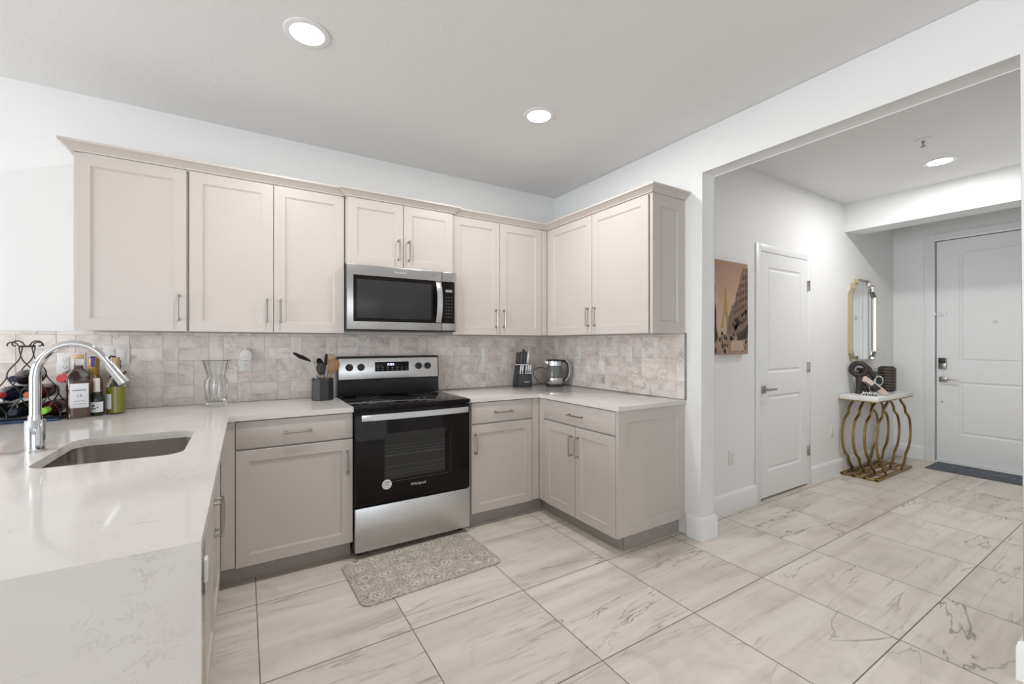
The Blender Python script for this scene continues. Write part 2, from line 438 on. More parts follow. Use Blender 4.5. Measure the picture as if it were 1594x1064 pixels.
# ---------------------------------------------------------------- doors
def panel_face(mb, w, h, t, panels, bev=.035, dep=.009):
    """door leaf, front towards -y, x 0..w, z 0..h with raised-edge sunk panels"""
    xs = sorted({0, w, *[p[0] for p in panels], *[p[1] for p in panels]}); zs = sorted({0, h, *[p[2] for p in panels], *[p[3] for p in panels]})
    bm = mb.bm
    def inside(a, c): return any(p[0] <= a < p[1] and p[2] <= c < p[3] for p in panels)
    for i in range(len(xs)-1):
        for j in range(len(zs)-1):
            if inside(xs[i], zs[j]): continue
            bm.faces.new([bm.verts.new(p) for p in ((xs[i], -t, zs[j]), (xs[i+1], -t, zs[j]), (xs[i+1], -t, zs[j+1]), (xs[i], -t, zs[j+1]))])
    for (a, b2, c, d) in panels:
        def rect(k, y): return [bm.verts.new(p) for p in ((a+k, y, c+k), (b2-k, y, c+k), (b2-k, y, d-k), (a+k, y, d-k))]
        L = [rect(0, -t), rect(bev*.35, -t+dep), rect(bev*.65, -t+dep), rect(bev, -t+dep*.3)]
        for p, q in zip(L, L[1:]): mb.bridge(p, q)
        bm.faces.new(L[-1])
    A = [bm.verts.new(p) for p in ((0, -t, 0), (w, -t, 0), (w, -t, h), (0, -t, h))]; B = [bm.verts.new(p) for p in ((0, 0, 0), (w, 0, 0), (w, 0, h), (0, 0, h))]
    mb.bridge(A, B); bm.faces.new(B)
    bmesh.ops.remove_doubles(bm, verts=bm.verts, dist=1e-5)
    return mb
# closet door
d = thing('door_1', 'white two panel closet door in the hall wall', 'door', (1.045, HY, 0)); struct(d)
b = MB(); panel_face(b, .786, 2.033, .035, [(.115, .671, .215, .845), (.115, .671, 1.03, 1.915)])
b.xf(Matrix.Translation((.007, .030, .018))); obj('door_leaf', b, 'door', d, smooth=False)
b = MB(); b.box(-.062, .003, -.012, .0, 0, 2.115, .003); b.box(.797, .860, -.004, 0, 0, 2.115, .001); b.box(.003, .797, -.004, 0, 2.056, 2.115, .001)
obj('door_casing', b, 'trim', d)
b = MB(); b.box(.02, .078, -.016, -.005, .885, .945, .002); b.cyl((.049, -.012, .917), (.049, -.055, .917), .012); b.box(.038, .165, -.062, -.048, .908, .925, .005)
lab(obj('door_lever', b, 'nickel', d), 'brushed nickel lever handle')
for z in (.318, 1.078, 1.822):
    b = MB(); b.box(.786, .812, -.016, -.003, z-.045, z+.045, .002); b.cyl((.803, -.018, z-.047), (.803, -.018, z+.047), .006, seg=10); lab(obj('door_hinge', b, 'nickel', d), 'brushed nickel hinge')
# front door (faces -x): local x -> world -y
d = thing('door_2', 'tall white panelled front door at the end of the hall', 'door', (3.9, -1.742, 0), -PI/2); struct(d)
b = MB(); panel_face(b, .904, 2.382, .04, [(.17, .735, .30, .865), (.17, .735, 1.075, 2.265)]); b.xf(Matrix.Translation((.007, .055, .022)))
obj('door_leaf', b, 'door', d, smooth=False)
b = MB(); b.box(-.085, .0, -.018, 0, 0, 2.49, .004); b.box(.918, 1.0, -.018, 0, 0, 2.49, .004); b.box(.0, .918, -.018, 0, 2.408, 2.49, .004)
b.box(-.035, .0, -.024, 0, 0, 2.44, .003); b.box(.918, .95, -.024, 0, 0, 2.44, .003); b.box(0, .918, -.024, 0, 2.408, 2.44, .003)
obj('door_casing', b, 'trim', d)
b = MB(); b.box(0, .918, -.01, .05, 0, .02, .003); lab(obj('door_threshold', b, 'tabletop', d), 'pale stone threshold')
b = MB(); b.box(.025, .09, -.012, .014, 1.02, 1.14, .004); k = obj('lock_body', b, 'nickel', d)
b = MB(); b.box(.029, .086, -.016, -.010, 1.078, 1.136, .003); lab(obj('lock_keypad', b, 'blackplastic', k), 'black keypad window')
b = MB(); b.box(.029, .092, 0, .014, .88, .935, .003); b.cyl((.06, .01, .907), (.06, -.045, .907), .012); b.box(.05, .19, -.05, -.036, .899, .914, .005)
lab(obj('door_lever', b, 'nickel', d), 'nickel lever handle')
b = MB(); b.box(-.03, .01, -.034, -.022, 1.60, 1.63, .003); b.box(.045, .085, 0, .02, 1.59, 1.64, .003); b.tube([(-.01, -.03, 1.615), (.03, -.022, 1.612), (.065, .0, 1.615)], .004, 8)
lab(obj('swing_latch', b, 'trim', d), 'small swing bar latch')
b = MB(); b.cyl((.44, .018, 1.517), (.44, .006, 1.517), .012); lab(obj('peephole', b, 'nickel', d), 'round nickel peephole')
b = MB(); b.cyl((.051, .018, .662), (.051, .008, .662), .007); obj('bolt_cover', b, 'steelgrey', d)

# ---------------------------------------------------------------- backsplash
def backsplash(name, label, length, rects_skip, loc, rotz, s=.0765, z0=.9145, z1=1.362):
    bm = bmesh.new(); lay = bm.faces.layers.float.new('rnd')
    def q(x0, x1, a, c, y, mi, r):
        f = bm.faces.new([bm.verts.new(p) for p in ((x0, y, a), (x1, y, a), (x1, y, c), (x0, y, c))]); f.material_index = mi; f[lay] = r
    t = .010; g = .0009
    # slab of grout behind
    vs = [bm.verts.new(p) for p in [(x, y, z) for x in (0, length) for y in (0, -t+.0012) for z in (z0, z1)]]
    for f in [(0, 1, 3, 2), (4, 6, 7, 5), (0, 4, 5, 1), (2, 3, 7, 6), (0, 2, 6, 4), (1, 5, 7, 3)]: bm.faces.new([vs[i] for i in f]).material_index = 0
    P = 3*s; nrow = int((z1-z0)/(2*s))+2
    for k in range(-1, nrow):
        base = z0-.03+k*2*s
        off = -(k*s*1.0) % P
        x = -P+off-P
        while x < length:
            for (a, b2, c, d2) in ((x, x+s, base, base+2*s), (x+s, x+3*s, base, base+s), (x+s, x+3*s, base+s, base+2*s)):
                a2, b3, c2, d3 = max(a, 0), min(b2, length), max(c, z0), min(d2, z1)
                if b3-a2 > .006 and d3-c2 > .006: q(a2+g, b3-g, c2+g, d3-g, -t, 1, random.random())
            x += P
    me = bpy.data.meshes.new(name); bm.to_mesh(me); bm.free()
    me.materials.append(M['tilegrout']); me.materials.append(M['marble'])
    o = bpy.data.objects.new(name, me); C.collection.objects.link(o); o.location = loc; o.rotation_euler = (0, 0, rotz)
    tag(o, label, 'backsplash'); o['kind'] = 'structure'
    return o
bs1 = backsplash('wall_backsplash_back', 'marble tile backsplash running behind range and bottles', 4.2, None, (-4.2, 0, 0), 0)
bs2 = backsplash('wall_backsplash_right', 'marble tile backsplash on right wall behind the kettle', 1.445, None, (0, -.011, 0), -PI/2)
b = MB(); b.box(-.012, 0, -1.466, -1.457, .9145, 1.366, .001); b.box(-.012, 0, -1.457, -1.442, 1.362, 1.366); struct(obj('trim_1', b, 'steelgrey'), 'thin dark metal edge at end of right backsplash', 'trim')

# ---------------------------------------------------------------- cabinets
def shaker(mb, x0, x1, z0, z1, yf, t=.02, rail=.06, dep=.007, sl=.002):
    """shaker leaf with its front at y=yf (towards -y)"""
    bm = mb.bm
    def rect(k, y): return [bm.verts.new(p) for p in ((x0+k, y, z0+k), (x1-k, y, z0+k), (x1-k, y, z1-k), (x0+k, y, z1-k))]
    L = [rect(0, yf+t), rect(0, yf+.0015), rect(.0015, yf), rect(rail, yf), rect(rail+sl, yf+dep*.55), rect(rail+sl+.004, yf+dep*.55), rect(rail+sl+.006, yf+dep)]
    bm.faces.new(L[0])
    for p, q in zip(L, L[1:]): mb.bridge(p, q)
    bm.faces.new(L[-1]); return mb
def slab(mb, x0, x1, z0, z1, yf, t=.02): return mb.box(x0, x1, yf, yf+t, z0, z1, .002)
def pull(parent, x, z, yf, vert=True, L=.128):
    b = MB(); h = L/2
    A, B = ((x, z-h), (x, z+h)) if vert else ((x-h, z), (x+h, z))
    for (px, pz) in (A, B):
        b.cyl((px, yf+.001, pz), (px, yf-.004, pz), .0085, seg=14); b.cyl((px, yf-.004, pz), (px, yf-.028, pz), .0045, seg=10)
    e = .008
    p = [(x, yf-.028, z-h-e), (x, yf-.031, z-h*.6), (x, yf-.032, z), (x, yf-.031, z+h*.6), (x, yf-.028, z+h+e)] if vert else [(x-h-e, yf-.028, z), (x-h*.6, yf-.031, z), (x, yf-.032, z), (x+h*.6, yf-.031, z), (x+h+e, yf-.028, z)]
    b.tube(p, .0052, 10)
    obj('handle', b, 'nickel', parent)
def carcass(b, w, z0, z1, dep, open_top=False):
    t = .018
    B_ = -.014; b.box(0, t, -dep+.0, B_, z0, z1); b.box(w-t, w, -dep, B_, z0, z1); b.box(t, w-t, -dep, B_, z0, z0+t); b.box(t, w-t, -.026, B_, z0+t, z1)
    b.box(t, w-t, -dep, -dep+.02, z0+t, z1)
    if not open_top: b.box(t, w-t, -dep+.02, -.026, z1-t, z1)
def base_cab(label, loc, rotz, w, drawers, doors, group='base cabinets under the white counters', kick=True, fill=None, kz=.11, panel=None):
    t = thing('base_cabinet', label, 'cabinet', loc, rotz, group)
    b = MB(); carcass(b, w, kz, .8835, .61, True)
    if fill:
        for (a, c) in fill: b.box(a, c, -.628, -.61, kz, .8835)
    obj('carcass', b, 'cab', t)
    if kick:
        k0, k1 = (0, w) if kick is True else kick
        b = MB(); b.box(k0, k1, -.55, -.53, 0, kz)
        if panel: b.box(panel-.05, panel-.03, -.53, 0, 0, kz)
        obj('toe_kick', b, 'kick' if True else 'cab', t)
    for (a, c) in drawers:
        b = MB(); slab(b, a, c, .733, .878, -.6305); o = obj('drawer', b, 'cab', t); pull(o, (a+c)/2, .803, -.6305, False)
    for (a, c, hs) in doors:
        b = MB(); shaker(b, a, c, .105, .723, -.6305); o = obj('door', b, 'cab', t)
        if hs: pull(o, c-.03 if hs > 0 else a+.03, .592, -.6305)
    return t
# back wall, left of range  (x -2.62 .. -1.999)
base_cab('greige drawer and door cabinet left of the range', (-2.625, 0, 0), 0, .626, [(.031, .624)], [(.031, .624, 1)], fill=[(-.034, .027)], kick=(-.113, .626))
# back wall, right of range
t = base_cab('greige drawer and door cabinet between range and corner', (-1.221, 0, 0), 0, .611, [(.014, .525)], [(.014, .525, -1)], fill=[(.529, .590)], kick=(0, .670))
# right wall: local x -> world -y, origin at y=-.61
t = base_cab('greige two door cabinet under the kettle, with panelled end', (0, -.612, 0), -PI/2, .812, [(.083, .815)], [(.083, .437, 1), (.442, .815, -1)], fill=[(.019, .079)], kick=(-.061, .77), panel=.82)
b = MB()
def endpanel(b, x0, x1, z0, z1, y):   # world frame shaker facing -y ; returned for parenting with rotation
    shaker(b, x0, x1, z0, z1, y, .02, .075)
    return b
endpanel(b, -.630, -.002, .112, .8835, -1.4505)
R = Matrix.Translation((0, -.612, 0)) @ Matrix.Rotation(-PI/2, 4, 'Z')
b.xf(R.inverted()); obj('end_panel', b, 'cab', t)
# peninsula cabinets, faces towards +x
FX = -2.660+.0005-.63
base_cab('greige two door sink base cabinet under the faucet', (FX, -1.66, 0), PI/2, .93, [], [(.005, .440, 1), (.446, .925, -1)], fill=None)
for o in bpy.data.objects:
    pass
t = thing('base_cabinet', 'greige blank corner cabinet between sink base and left back cabinet', 'cabinet', (FX, -.728, 0), PI/2, 'base cabinets under the white counters')
b = MB(); b.box(0, .097, -.628, -.30, .11, .8835); b.box(.05, .70, -.55, -.0, .12, .8835); obj('carcass', b, 'cab', t)
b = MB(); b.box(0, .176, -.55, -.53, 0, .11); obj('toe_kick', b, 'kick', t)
# dishwasher
t = thing('dishwasher', 'stainless dishwasher between sink cabinet and waterfall end of peninsula', 'dishwasher', (FX, -2.265, 0), PI/2)
b = MB(); b.box(.003, .598, -.59, -.05, .09, .87); obj('body', b, 'steelgrey', t)
b = MB(); b.box(.004, .597, -.630, -.591, .115, .872, .004); obj('door', b, 'dwsteel', t)
b = MB(); b.box(.003, .598, -.55, -.50, 0, .089); obj('toe_kick', b, 'black', t)
b = MB(); b.box(.50, .535, -.642, -.6305, .585, .655, .005); lab(obj('child_latch', b, 'white', t), 'white plastic child safety latch')
# peninsula back panel
b = MB(); b.box(-.02, 0, -2.27, -.05, 0, .8835); o = obj('peninsula_panel', b, 'cab', loc=(-3.31, 0, 0)); tag(o, 'greige back panel on the seating side of the peninsula', 'panel')

# upper cabinets
ZU0, ZU1 = 1.3665, 2.264
def upper_cab(label, loc, rotz, w, doors, z0=ZU0, z1=ZU1, dep=.31, fill=(), hz=None, rail=.06):
    t = thing('wall_cabinet', label, 'cabinet', loc, rotz, 'wall cabinets in the kitchen')
    b = MB(); carcass(b, w, z0, z1, dep)
    for (a, c) in fill: b.box(a, c, -dep-.018, -dep, z0, z1)
    obj('carcass', b, 'cab', t)
    for (a, c, hs) in doors:
        b = MB(); shaker(b, a, c, z0-.004, z1-.003, -dep-.0205, rail=rail); o = obj('door', b, 'cab', t)
        if hs: pull(o, c-.034 if hs > 0 else a+.034, hz or 1.494, -dep-.0205)
    return t
upper_cab('leftmost wall cabinet, one wide door above the bottles', (-3.292, 0, 0), 0, .467, [(.006, .461, 1)])
upper_cab('two door wall cabinet left of the microwave', (-2.824, 0, 0), 0, .835, [(.007, .419, 1), (.424, .831, -1)])
upper_cab('short two door wall cabinet above the microwave', (-1.986, 0, 0), 0, .769, [(.010, .383, 1), (.388, .762, -1)], z0=1.824, dep=.335, hz=1.945)
upper_cab('two door wall cabinet between microwave and corner', (-1.216, 0, 0), 0, .905, [(.004, .411, 1), (.416, .826, -1)], fill=[(.830, .8845)])
t = upper_cab('two door wall cabinet on right wall above the kettle', (0, -.312, 0), -PI/2, 1.118, [(.050, .574, 1), (.579, 1.108, -1)], fill=[(.021, .046)])
b = MB(); endpanel(b, -.326, -.002, ZU0-.004, ZU1-.002, -1.4525)
R = Matrix.Translation((0, -.312, 0)) @ Matrix.Rotation(-PI/2, 4, 'Z'); b.xf(R.inverted()); obj('end_panel', b, 'cab', t)
cp = [(-.004, 0), (.010, 0), (.012, .006), (.022, .016), (.036, .030), (.046, .036), (.046, .047), (-.004, .047)]
def crown(label, path, z=ZU1+.0005):
    b = MB(); b.sweep(path, [(o, z+h) for o, h in cp]); return tag(obj('crown_moulding', b, 'cab', ang=25), label, 'moulding', 'crown mouldings on the wall cabinets')
crown('greige crown moulding over the left wall cabinets', [(-3.292, -.003), (-3.292, -.329), (-1.998, -.329)])
crown('greige crown moulding over the cabinet above the microwave', [(-1.986, -.285), (-1.986, -.355), (-1.222, -.355), (-1.222, -.285)])
crown('greige crown moulding turning the corner onto the right wall', [(-1.213, -.329), (-.329, -.329), (-.329, -1.452), (-.003, -1.452)])

# ---------------------------------------------------------------- worktops
t = thing('countertop', 'white veined quartz worktop with sink cutout and waterfall end', 'countertop', (-2.6255, 0, 0))
XE, YE = -2.6255, -2.304
def rrect(x0, x1, y0, y1, r, n=6):
    P = []
    for (cx, cy, a0) in ((x1-r, y1-r, 0), (x0+r, y1-r, PI/2), (x0+r, y0+r, PI), (x1-r, y0+r, 1.5*PI)):
        for k in range(n+1): a = a0+PI/2*k/n; P.append((cx+r*math.cos(a), cy+r*math.sin(a)))
    return P
SX0, SX1, SY0, SY1 = -3.126, -2.738, -1.455, -.965
b = MB(); b.plate_hole([(-3.75, -.001), (-3.75, YE+.0292), (XE, YE+.0292), (XE, -.643), (-1.998, -.643), (-1.998, -.001)], rrect(SX0, SX1, SY0, SY1, .06), .8845, .914)
b.xf(Matrix.Translation((2.6255, 0, 0))); obj('worktop', b, 'quartz', t, ang=30)
b = MB(); b.box(-3.75, XE, YE, YE+.0290, 0, .914); b.xf(Matrix.Translation((2.6255, 0, 0))); obj('waterfall_panel', b, 'quartz', t)
b = MB(); b.prism([(-1.221, -.001), (-1.221, -.643), (-.643, -.643), (-.643, -1.463), (-.001, -1.463), (-.001, -.001)], 'z', .8845, .914, .0015)
o = obj('countertop', b, 'quartz'); tag(o, 'white quartz corner worktop carrying knife block and kettle', 'countertop')
# sink
t = thing('sink', 'undermount stainless single bowl sink', 'sink', ((SX0+SX1)/2, (SY0+SY1)/2, .66))
b = MB()
ox, oy = (SX0+SX1)/2, (SY0+SY1)/2; wx, wy = (SX1-SX0)/2+.004, (SY1-SY0)/2+.004
L = []
for (k, z, r) in ((.012, .884, .07), (0, .884, .064), (0, .70, .064), (-.010, .675, .06), (-.030, .665, .05)):
    L.append([b.bm.verts.new((x, y, z-.66)) for x, y in rrect(-wx-k, wx+k, -wy-k, wy+k, r)])
for p, q in zip(L, L[1:]): b.bridge(p, q)
b.bm.faces.new(L[-1]); obj('bowl', b, 'sink', t, ang=50)
b = MB(); b.lathe([(.045, .0052), (.045, .008), (.030, .008), (.026, .0065), (.0, .0065)], seg=24); obj('drain', b, 'chrome', t)
# faucet
t = thing('faucet', 'tall chrome gooseneck faucet standing behind the sink', 'faucet', (-3.186, -1.145, .9145))
b = MB(); b.lathe([(.030, 0), (.030, .003), (.0265, .004), (.0265, .108), (.0245, .111), (.0, .111)], seg=32); obj('base', b, 'chrome', t)
pts = [(0, 0, .10), (0, 0, .18), (0, 0, .262)]
for k in range(1, 13):
    a = PI-k*PI*.83/12; pts.append((.098+.098*math.cos(a), 0, .262+.118*math.sin(a)))
dx, dz = pts[-1][0]-pts[-2][0], pts[-1][2]-pts[-2][2]; n = math.hypot(dx, dz); dx /= n; dz /= n
pts.append((pts[-1][0]+dx*.02, 0, pts[-1][2]+dz*.02)); e = pts[-1]
b = MB(); b.tube(pts, [.0155]*3+[.0150-.0003*k for k in range(len(pts)-3)], 24); b.cyl((0, 0, .108), (0, 0, .128), .019, .0175)
obj('spout', b, 'chrome', t, ang=50)
b = MB(); b.cyl(e, (e[0]+dx*.006, 0, e[2]+dz*.006), .0145); b.cyl((e[0]+dx*.006, 0, e[2]+dz*.006), (e[0]+dx*.088, 0, e[2]+dz*.088), .0165, .0185)
sh = obj('spray_head', b, 'chrome', t)
b = MB(); b.box(.016, .022, -.006, .006, -.022, .022, .002); b.xf(Matrix.Translation((e[0]+dx*.045, 0, e[2]+dz*.045)) @ Matrix.Rotation(math.atan2(-dx, -dz)*-1+0, 4, 'Y')); obj('spray_button', b, 'black', sh)
b = MB(); b.cyl((0, .02, .088), (.0, .046, .088), .012); b.cyl((0, .046, .088), (0, .072, .092), .006, .005, seg=14); obj('lever', b, 'chrome', t)

# ---------------------------------------------------------------- range
SXC = -1.614
t = thing('range', 'freestanding stainless and black glass electric range', 'range', (SXC, 0, 0))
b = MB(); b.box(-.379, .379, -.622, -.03, .035, .894); obj('body', b, 'black', t)
b = MB(); b.box(-.382, .382, -.658, -.045, .8945, .917, .004); ct = obj('cooktop', b, 'blackglass', t)
for (x, y, r) in ((-.19, -.48, .10), (.19, -.48, .115), (-.19, -.20, .08), (.19, -.20, .09)):
    b = MB()
    for rr in (r, r*.62):
        A = b.ring((x, y, .9173), (0, 0, 1), rr, 40); B = b.ring((x, y, .9173), (0, 0, 1), rr-.003, 40); b.bridge(A, B)
    obj('burner_ring', b, 'greyprint', ct, smooth=False)
b = MB(); b.prism([(-.045, .918), (-.100, .918), (-.092, 1.030), (-.100, 1.034), (-.088, 1.196), (-.080, 1.201), (-.030, 1.201), (-.030, .918)], 'x', -.381, .381, .002); bg_ = obj('backguard', b, 'black', t)
b = MB(); b.prism([(-.1005, 1.036), (-.1035, 1.036), (-.0925, 1.186), (-.0895, 1.186)], 'x', -.373, .373, .001); lab(obj('control_panel', b, 'steel', bg_), 'brushed stainless control panel')
def bgp(z): return -.1035+(z-1.036)*(.011/.15)
for x in (-.301, -.220, .215, .289):
    z = 1.122; y = bgp(z); b = MB(); b.cyl((x, y, z), (x, y-.006, z), .026); b.cyl((x, y-.006, z), (x, y-.024, z), .022, .019); b.box(x-.003, x+.003, y-.027, y-.023, z-.018, z+.018, .001)
    obj('knob', b, 'blackplastic', bg_)
b = MB(); b.box(-.120, .135, bgp(1.125)-.006, bgp(1.125)+.003, 1.088, 1.158, .002); lab(obj('display', b, 'blackglass', bg_), 'black display with lit digits')
b = MB()
for (xa, xb) in ((-.028, -.016), (-.010, .002), (.008, .020)): b.prism([(xa, 1.130), (xa, 1.146), (xb, 1.146), (xb, 1.130), (xb-.003, 1.130), (xb-.003, 1.1425), (xa+.003, 1.1425), (xa+.003, 1.130)], 'y', bgp(1.125)-.0068, bgp(1.125)-.006)
obj('clock_segments', b, 'led', bg_)
b = MB()
for i in range(7):
    for j in range(2): b.box(-.105+i*.036, -.093+i*.036, bgp(1.125)-.0068, bgp(1.125)-.006, 1.100+j*.014, 1.103+j*.014)
obj('keypad_print', b, 'greyprint', bg_)
# oven door
b = MB(); b.box(-.3785, .3785, -.660, -.6225, .312, .885, .004); od = obj('oven_door', b, 'blackglass', t)
b = MB(); b.box(-.225, .232, -.6606, -.6598, .430, .752, .0003)
b = MB(); b.box(-.205, .195, -.6612, -.6598, .452, .738); lab(obj('oven_window', b, 'window_glass', od), 'dark grey oven window')
b = MB()
for z in (.60,): b.cyl((-.203, -.6618, z), (.193, -.6618, z), .0016, seg=8)
for z in (.66, .64, .62, .53, .50, .48): b.cyl((-.203, -.6614, z), (.193, -.6614, z), .0008, seg=6)
b.cyl((-.205, -.6614, .437), (.225, -.6614, .437), .0012, seg=6)
b.cyl((.235, -.6604, .437), (.235, -.6604, .72), .0008, seg=6)
obj('oven_rack', b, 'rackgrey', od)
b = MB()
pr = []
for k in range(13):
    x = -.350+.700*k/12; pr.append((x, -.700-.010*math.cos((k-6)/6*PI/2)))
for (a, c) in zip(pr, pr[1:]):
    pass
poly = [(x, y) for x, y in pr]+[(x, y+.008) for x, y in pr[::-1]]
b.prism(poly, 'z', .832, .868, .001); b.box(-.345, -.315, -.694, -.659, .838, .862, .002); b.box(.315, .345, -.694, -.659, .838, .862, .002)
lab(obj('handle', b, 'steel', od, ang=50), 'wide flat stainless towel bar handle')
b = MB(); b.cyl((-.190, -.6600, .425), (-.190, -.6615, .425), .030, seg=32); st = obj('sticker', b, 'white', od); lab(st, 'round white sticker')
b = MB(); b.tube([(-.190+.020*math.cos(a), -.6618, .425+.020*math.sin(a)) for a in [2*PI*k/24 for k in range(24)]], .0012, 6, True)
for k in range(3): b.box(-.203+k*.003, -.180, -.6620, -.6614, .417+k*.007, .420+k*.007)
obj('sticker_print', b, 'greyprint', st)
text('brand_lettering', 'Whirlpool', .024, (.012, -.6606, .400), (PI/2, 0, 0), 'silverink', od)
b = MB(); b.box(-.3785, .3785, -.660, -.6225, .040, .305, .004); lab(obj('storage_drawer', b, 'steel', t), 'brushed stainless storage drawer')
for x in (-.34, .34):
    for y in (-.58, -.08): b = MB(); b.cyl((x, y, 0), (x, y, .036), .018, seg=16); obj('foot', b, 'blackplastic', t)

# ---------------------------------------------------------------- microwave
t = thing('microwave', 'stainless over the range microwave with black window', 'microwave', (-1.604, 0, 1.381))
b = MB(); b.box(-.376, .376, -.352, -.012, .004, .438); b.box(-.388, .388, -.385, -.3565, 0, .434, .002); b.box(-.37, .37, -.36, -.05, -.002, .004); obj('body', b, 'black', t)
b = MB(); b.box(-.386, .271, -.402, -.3855, .008, .434, .003); dr = obj('door', b, 'mwsteel', t)
b = MB(); b.box(-.346, .266, -.4035, -.401, .060, .365, .001); gl = obj('door_glass', b, 'blackglass', dr)
b = MB(); b.box(-.325, .190, -.4042, -.403, .083, .338, .0005); lab(obj('door_window', b, 'dotglass', dr), 'dark grey perforated window')
b = MB(); b.box(.274, .388, -.402, -.3855, .008, .434, .003); cpn = obj('control_side', b, 'mwsteel', t)
b = MB(); b.box(.272, .372, -.4035, -.401, .060, .365, .001); lab(obj('keypad', b, 'blackglass', cpn), 'black glass keypad')
b = MB(); b.box(.300, .352, -.4042, -.4034, .288, .306)
for i in range(3):
    for j in range(7): b.box(.302+i*.02, .309+i*.02, -.4040, -.4034, .105+j*.024, .108+j*.024)
obj('keypad_print', b, 'greyprint', cpn)
pr = [(-.404-.034*math.sin(PI*k/12)**.7 if 0 < k < 12 else -.404, .066+.295*k/12) for k in range(13)]
b = MB(); b.prism([(y-.004, z) for y, z in pr]+[(y+.005, z) for y, z in pr[::-1]], 'x', .222, .262, .0012); lab(obj('handle', b, 'steel', dr, ang=50), 'bowed vertical stainless handle')
text('brand_lettering', 'Whirlpool', .020, (-.035, -.4024, .400), (PI/2, 0, 0), 'silverink', dr)

# ---------------------------------------------------------------- lights in the ceiling
lamp0 = None
def ceiling_light(x, y, label, power=DOWN_POWER):
    t = thing('ceiling_light', label, 'ceiling light', (x, y, H), 0, 'recessed ceiling lights')
    b = MB(); b.lathe([(.097, -.0005), (.097, -.004), (.088, -.007), (.072, -.006), (.070, -.0005)], seg=48); obj('trim_ring', b, 'trim', t)
    b = MB(); b.lathe([(.070, -.001), (.070, -.0045), (0, -.0045)], seg=48); obj('diffuser', b, 'lamp', t)
    l = area('downlight', (x, y, H-.012), (0, 0, 0), .13, .13, power, (1, .985, .965), 'DISK'); 
    return t
ceiling_light(-2.313, -1.187, 'round recessed ceiling light above the sink side of kitchen')
ceiling_light(-1.010, -1.161, 'round recessed ceiling light above the range and corner')
ceiling_light(2.006, -2.231, 'round recessed ceiling light in the hall', 13.5)
for (x, y) in ((-6.4, -4.6), (-3.3, -6.8), (-1.0, -6.8)):  # unseen lamps added behind the camera for more even light
    ceiling_light(x, y, 'added unseen ceiling light evening out the light behind the camera', 4)
t = thing('sprinkler_head', 'small fire sprinkler head on hall ceiling', 'sprinkler', (1.432, -2.285, H))
b = MB(); b.lathe([(.045, -.0005), (.045, -.004), (.030, -.008), (0, -.008)], seg=24); obj('escutcheon', b, 'trim', t)
b = MB(); b.cyl((0, 0, -.006), (0, 0, -.022), .009); b.tube([(-.009, 0, -.02), (-.016, 0, -.032), (0, 0, -.045), (.016, 0, -.032), (.009, 0, -.02)], .0025, 8); b.cyl((0, 0, -.044), (0, 0, -.047), .015); lab(obj('nozzle', b, 'nickel', t), 'metal sprinkler nozzle')

# ---------------------------------------------------------------- outlets and switches
def outlet(label, loc, rotz, kind='outlet', n=1, group='wall outlets and switches'):
    t = thing('wall_outlet' if kind == 'outlet' else 'switch_plate', label, 'outlet' if kind == 'outlet' else 'switch', loc, rotz, group)
    w = .035+.023*(n-1)
    b = MB(); b.box(-w, w, -.005, -.0003, -.058, .058, .002); obj('cover_plate', b, 'white', t)
    for k in range(n):
        cx = (k-(n-1)/2)*.046
        b = MB(); b.box(cx-.0165, cx+.0165, -.0075, -.0045, -.034, .034, .001); f = obj('rocker' if kind != 'outlet' else 'receptacle', b, 'white', t)
        if kind == 'outlet':
            b = MB()
            for z in (-.018, .018):
                for x in (-.006, .006): b.box(cx+x-.001, cx+x+.001, -.0078, -.0074, z-.004, z+.005)
                b.cyl((cx, -.0074, z-.010), (cx, -.0078, z-.010), .0022, seg=8)
            obj('slots', b, 'slot', f)
    return t
outlet('white outlet on tiles right of the range', (-.766, -.010, 1.201), 0)
outlet('white outlet on right tiles nearest the kettle', (-.010, -.368, 1.211), -PI/2)
outlet('white outlet on right tiles near the open end', (-.010, -.963, 1.213), -PI/2)
outlet('white double outlet behind the whisky bottle', (-3.375, -.010, 1.185), 0, n=2)
outlet('white double switch plate behind the yellow bottle', (-3.185, -.010, 1.228), 0, 'switch', 2)
t = outlet('white outlet holding air freshener above counter', (-2.546, -.010, 1.172), 0)
outlet('white outlet low on hall wall under the canvas', (.648, HY, .414), 0)
outlet('white outlet low on hall wall beside the gold console', (2.326, HY, .432), 0)
outlet('white switch plate on hall wall beside the mirror', (3.60, HY, 1.19), 0, 'switch')
t = thing('air_freshener', 'white rounded plug-in air freshener in wall outlet', 'air freshener', (-2.546, -.018, 1.19))
b = MB(); P = [(-.033, -.005), (.033, -.005), (.033, .035)]+[(.033*math.cos(a), .035+.033*math.sin(a)) for a in [PI*k/12 for k in range(1, 12)]]+[(-.033, .035)]
b.prism(P, 'y', -.040, 0, .006); obj('shell', b, 'white', t)
b = MB(); b.lathe([(.012, 0), (.010, .006), (0, .006)], (0, -.02, .067), seg=16); obj('refill', b, 'white', t)

# ---------------------------------------------------------------- kitchen mat
b = MB(); P = rrect(-.408, .408, -.243, .243, .05); b.prism(P, 'z', .0005, .010, .002)
o = obj('kitchen_mat', b, ['kmat'], loc=(-1.664, -.905, 0)); o.rotation_euler = (0, 0, math.radians(2.0)); tag(o, 'grey beige floral anti-fatigue mat before the range', 'mat')

# ---------------------------------------------------------------- small things on the counters
CT = .9145
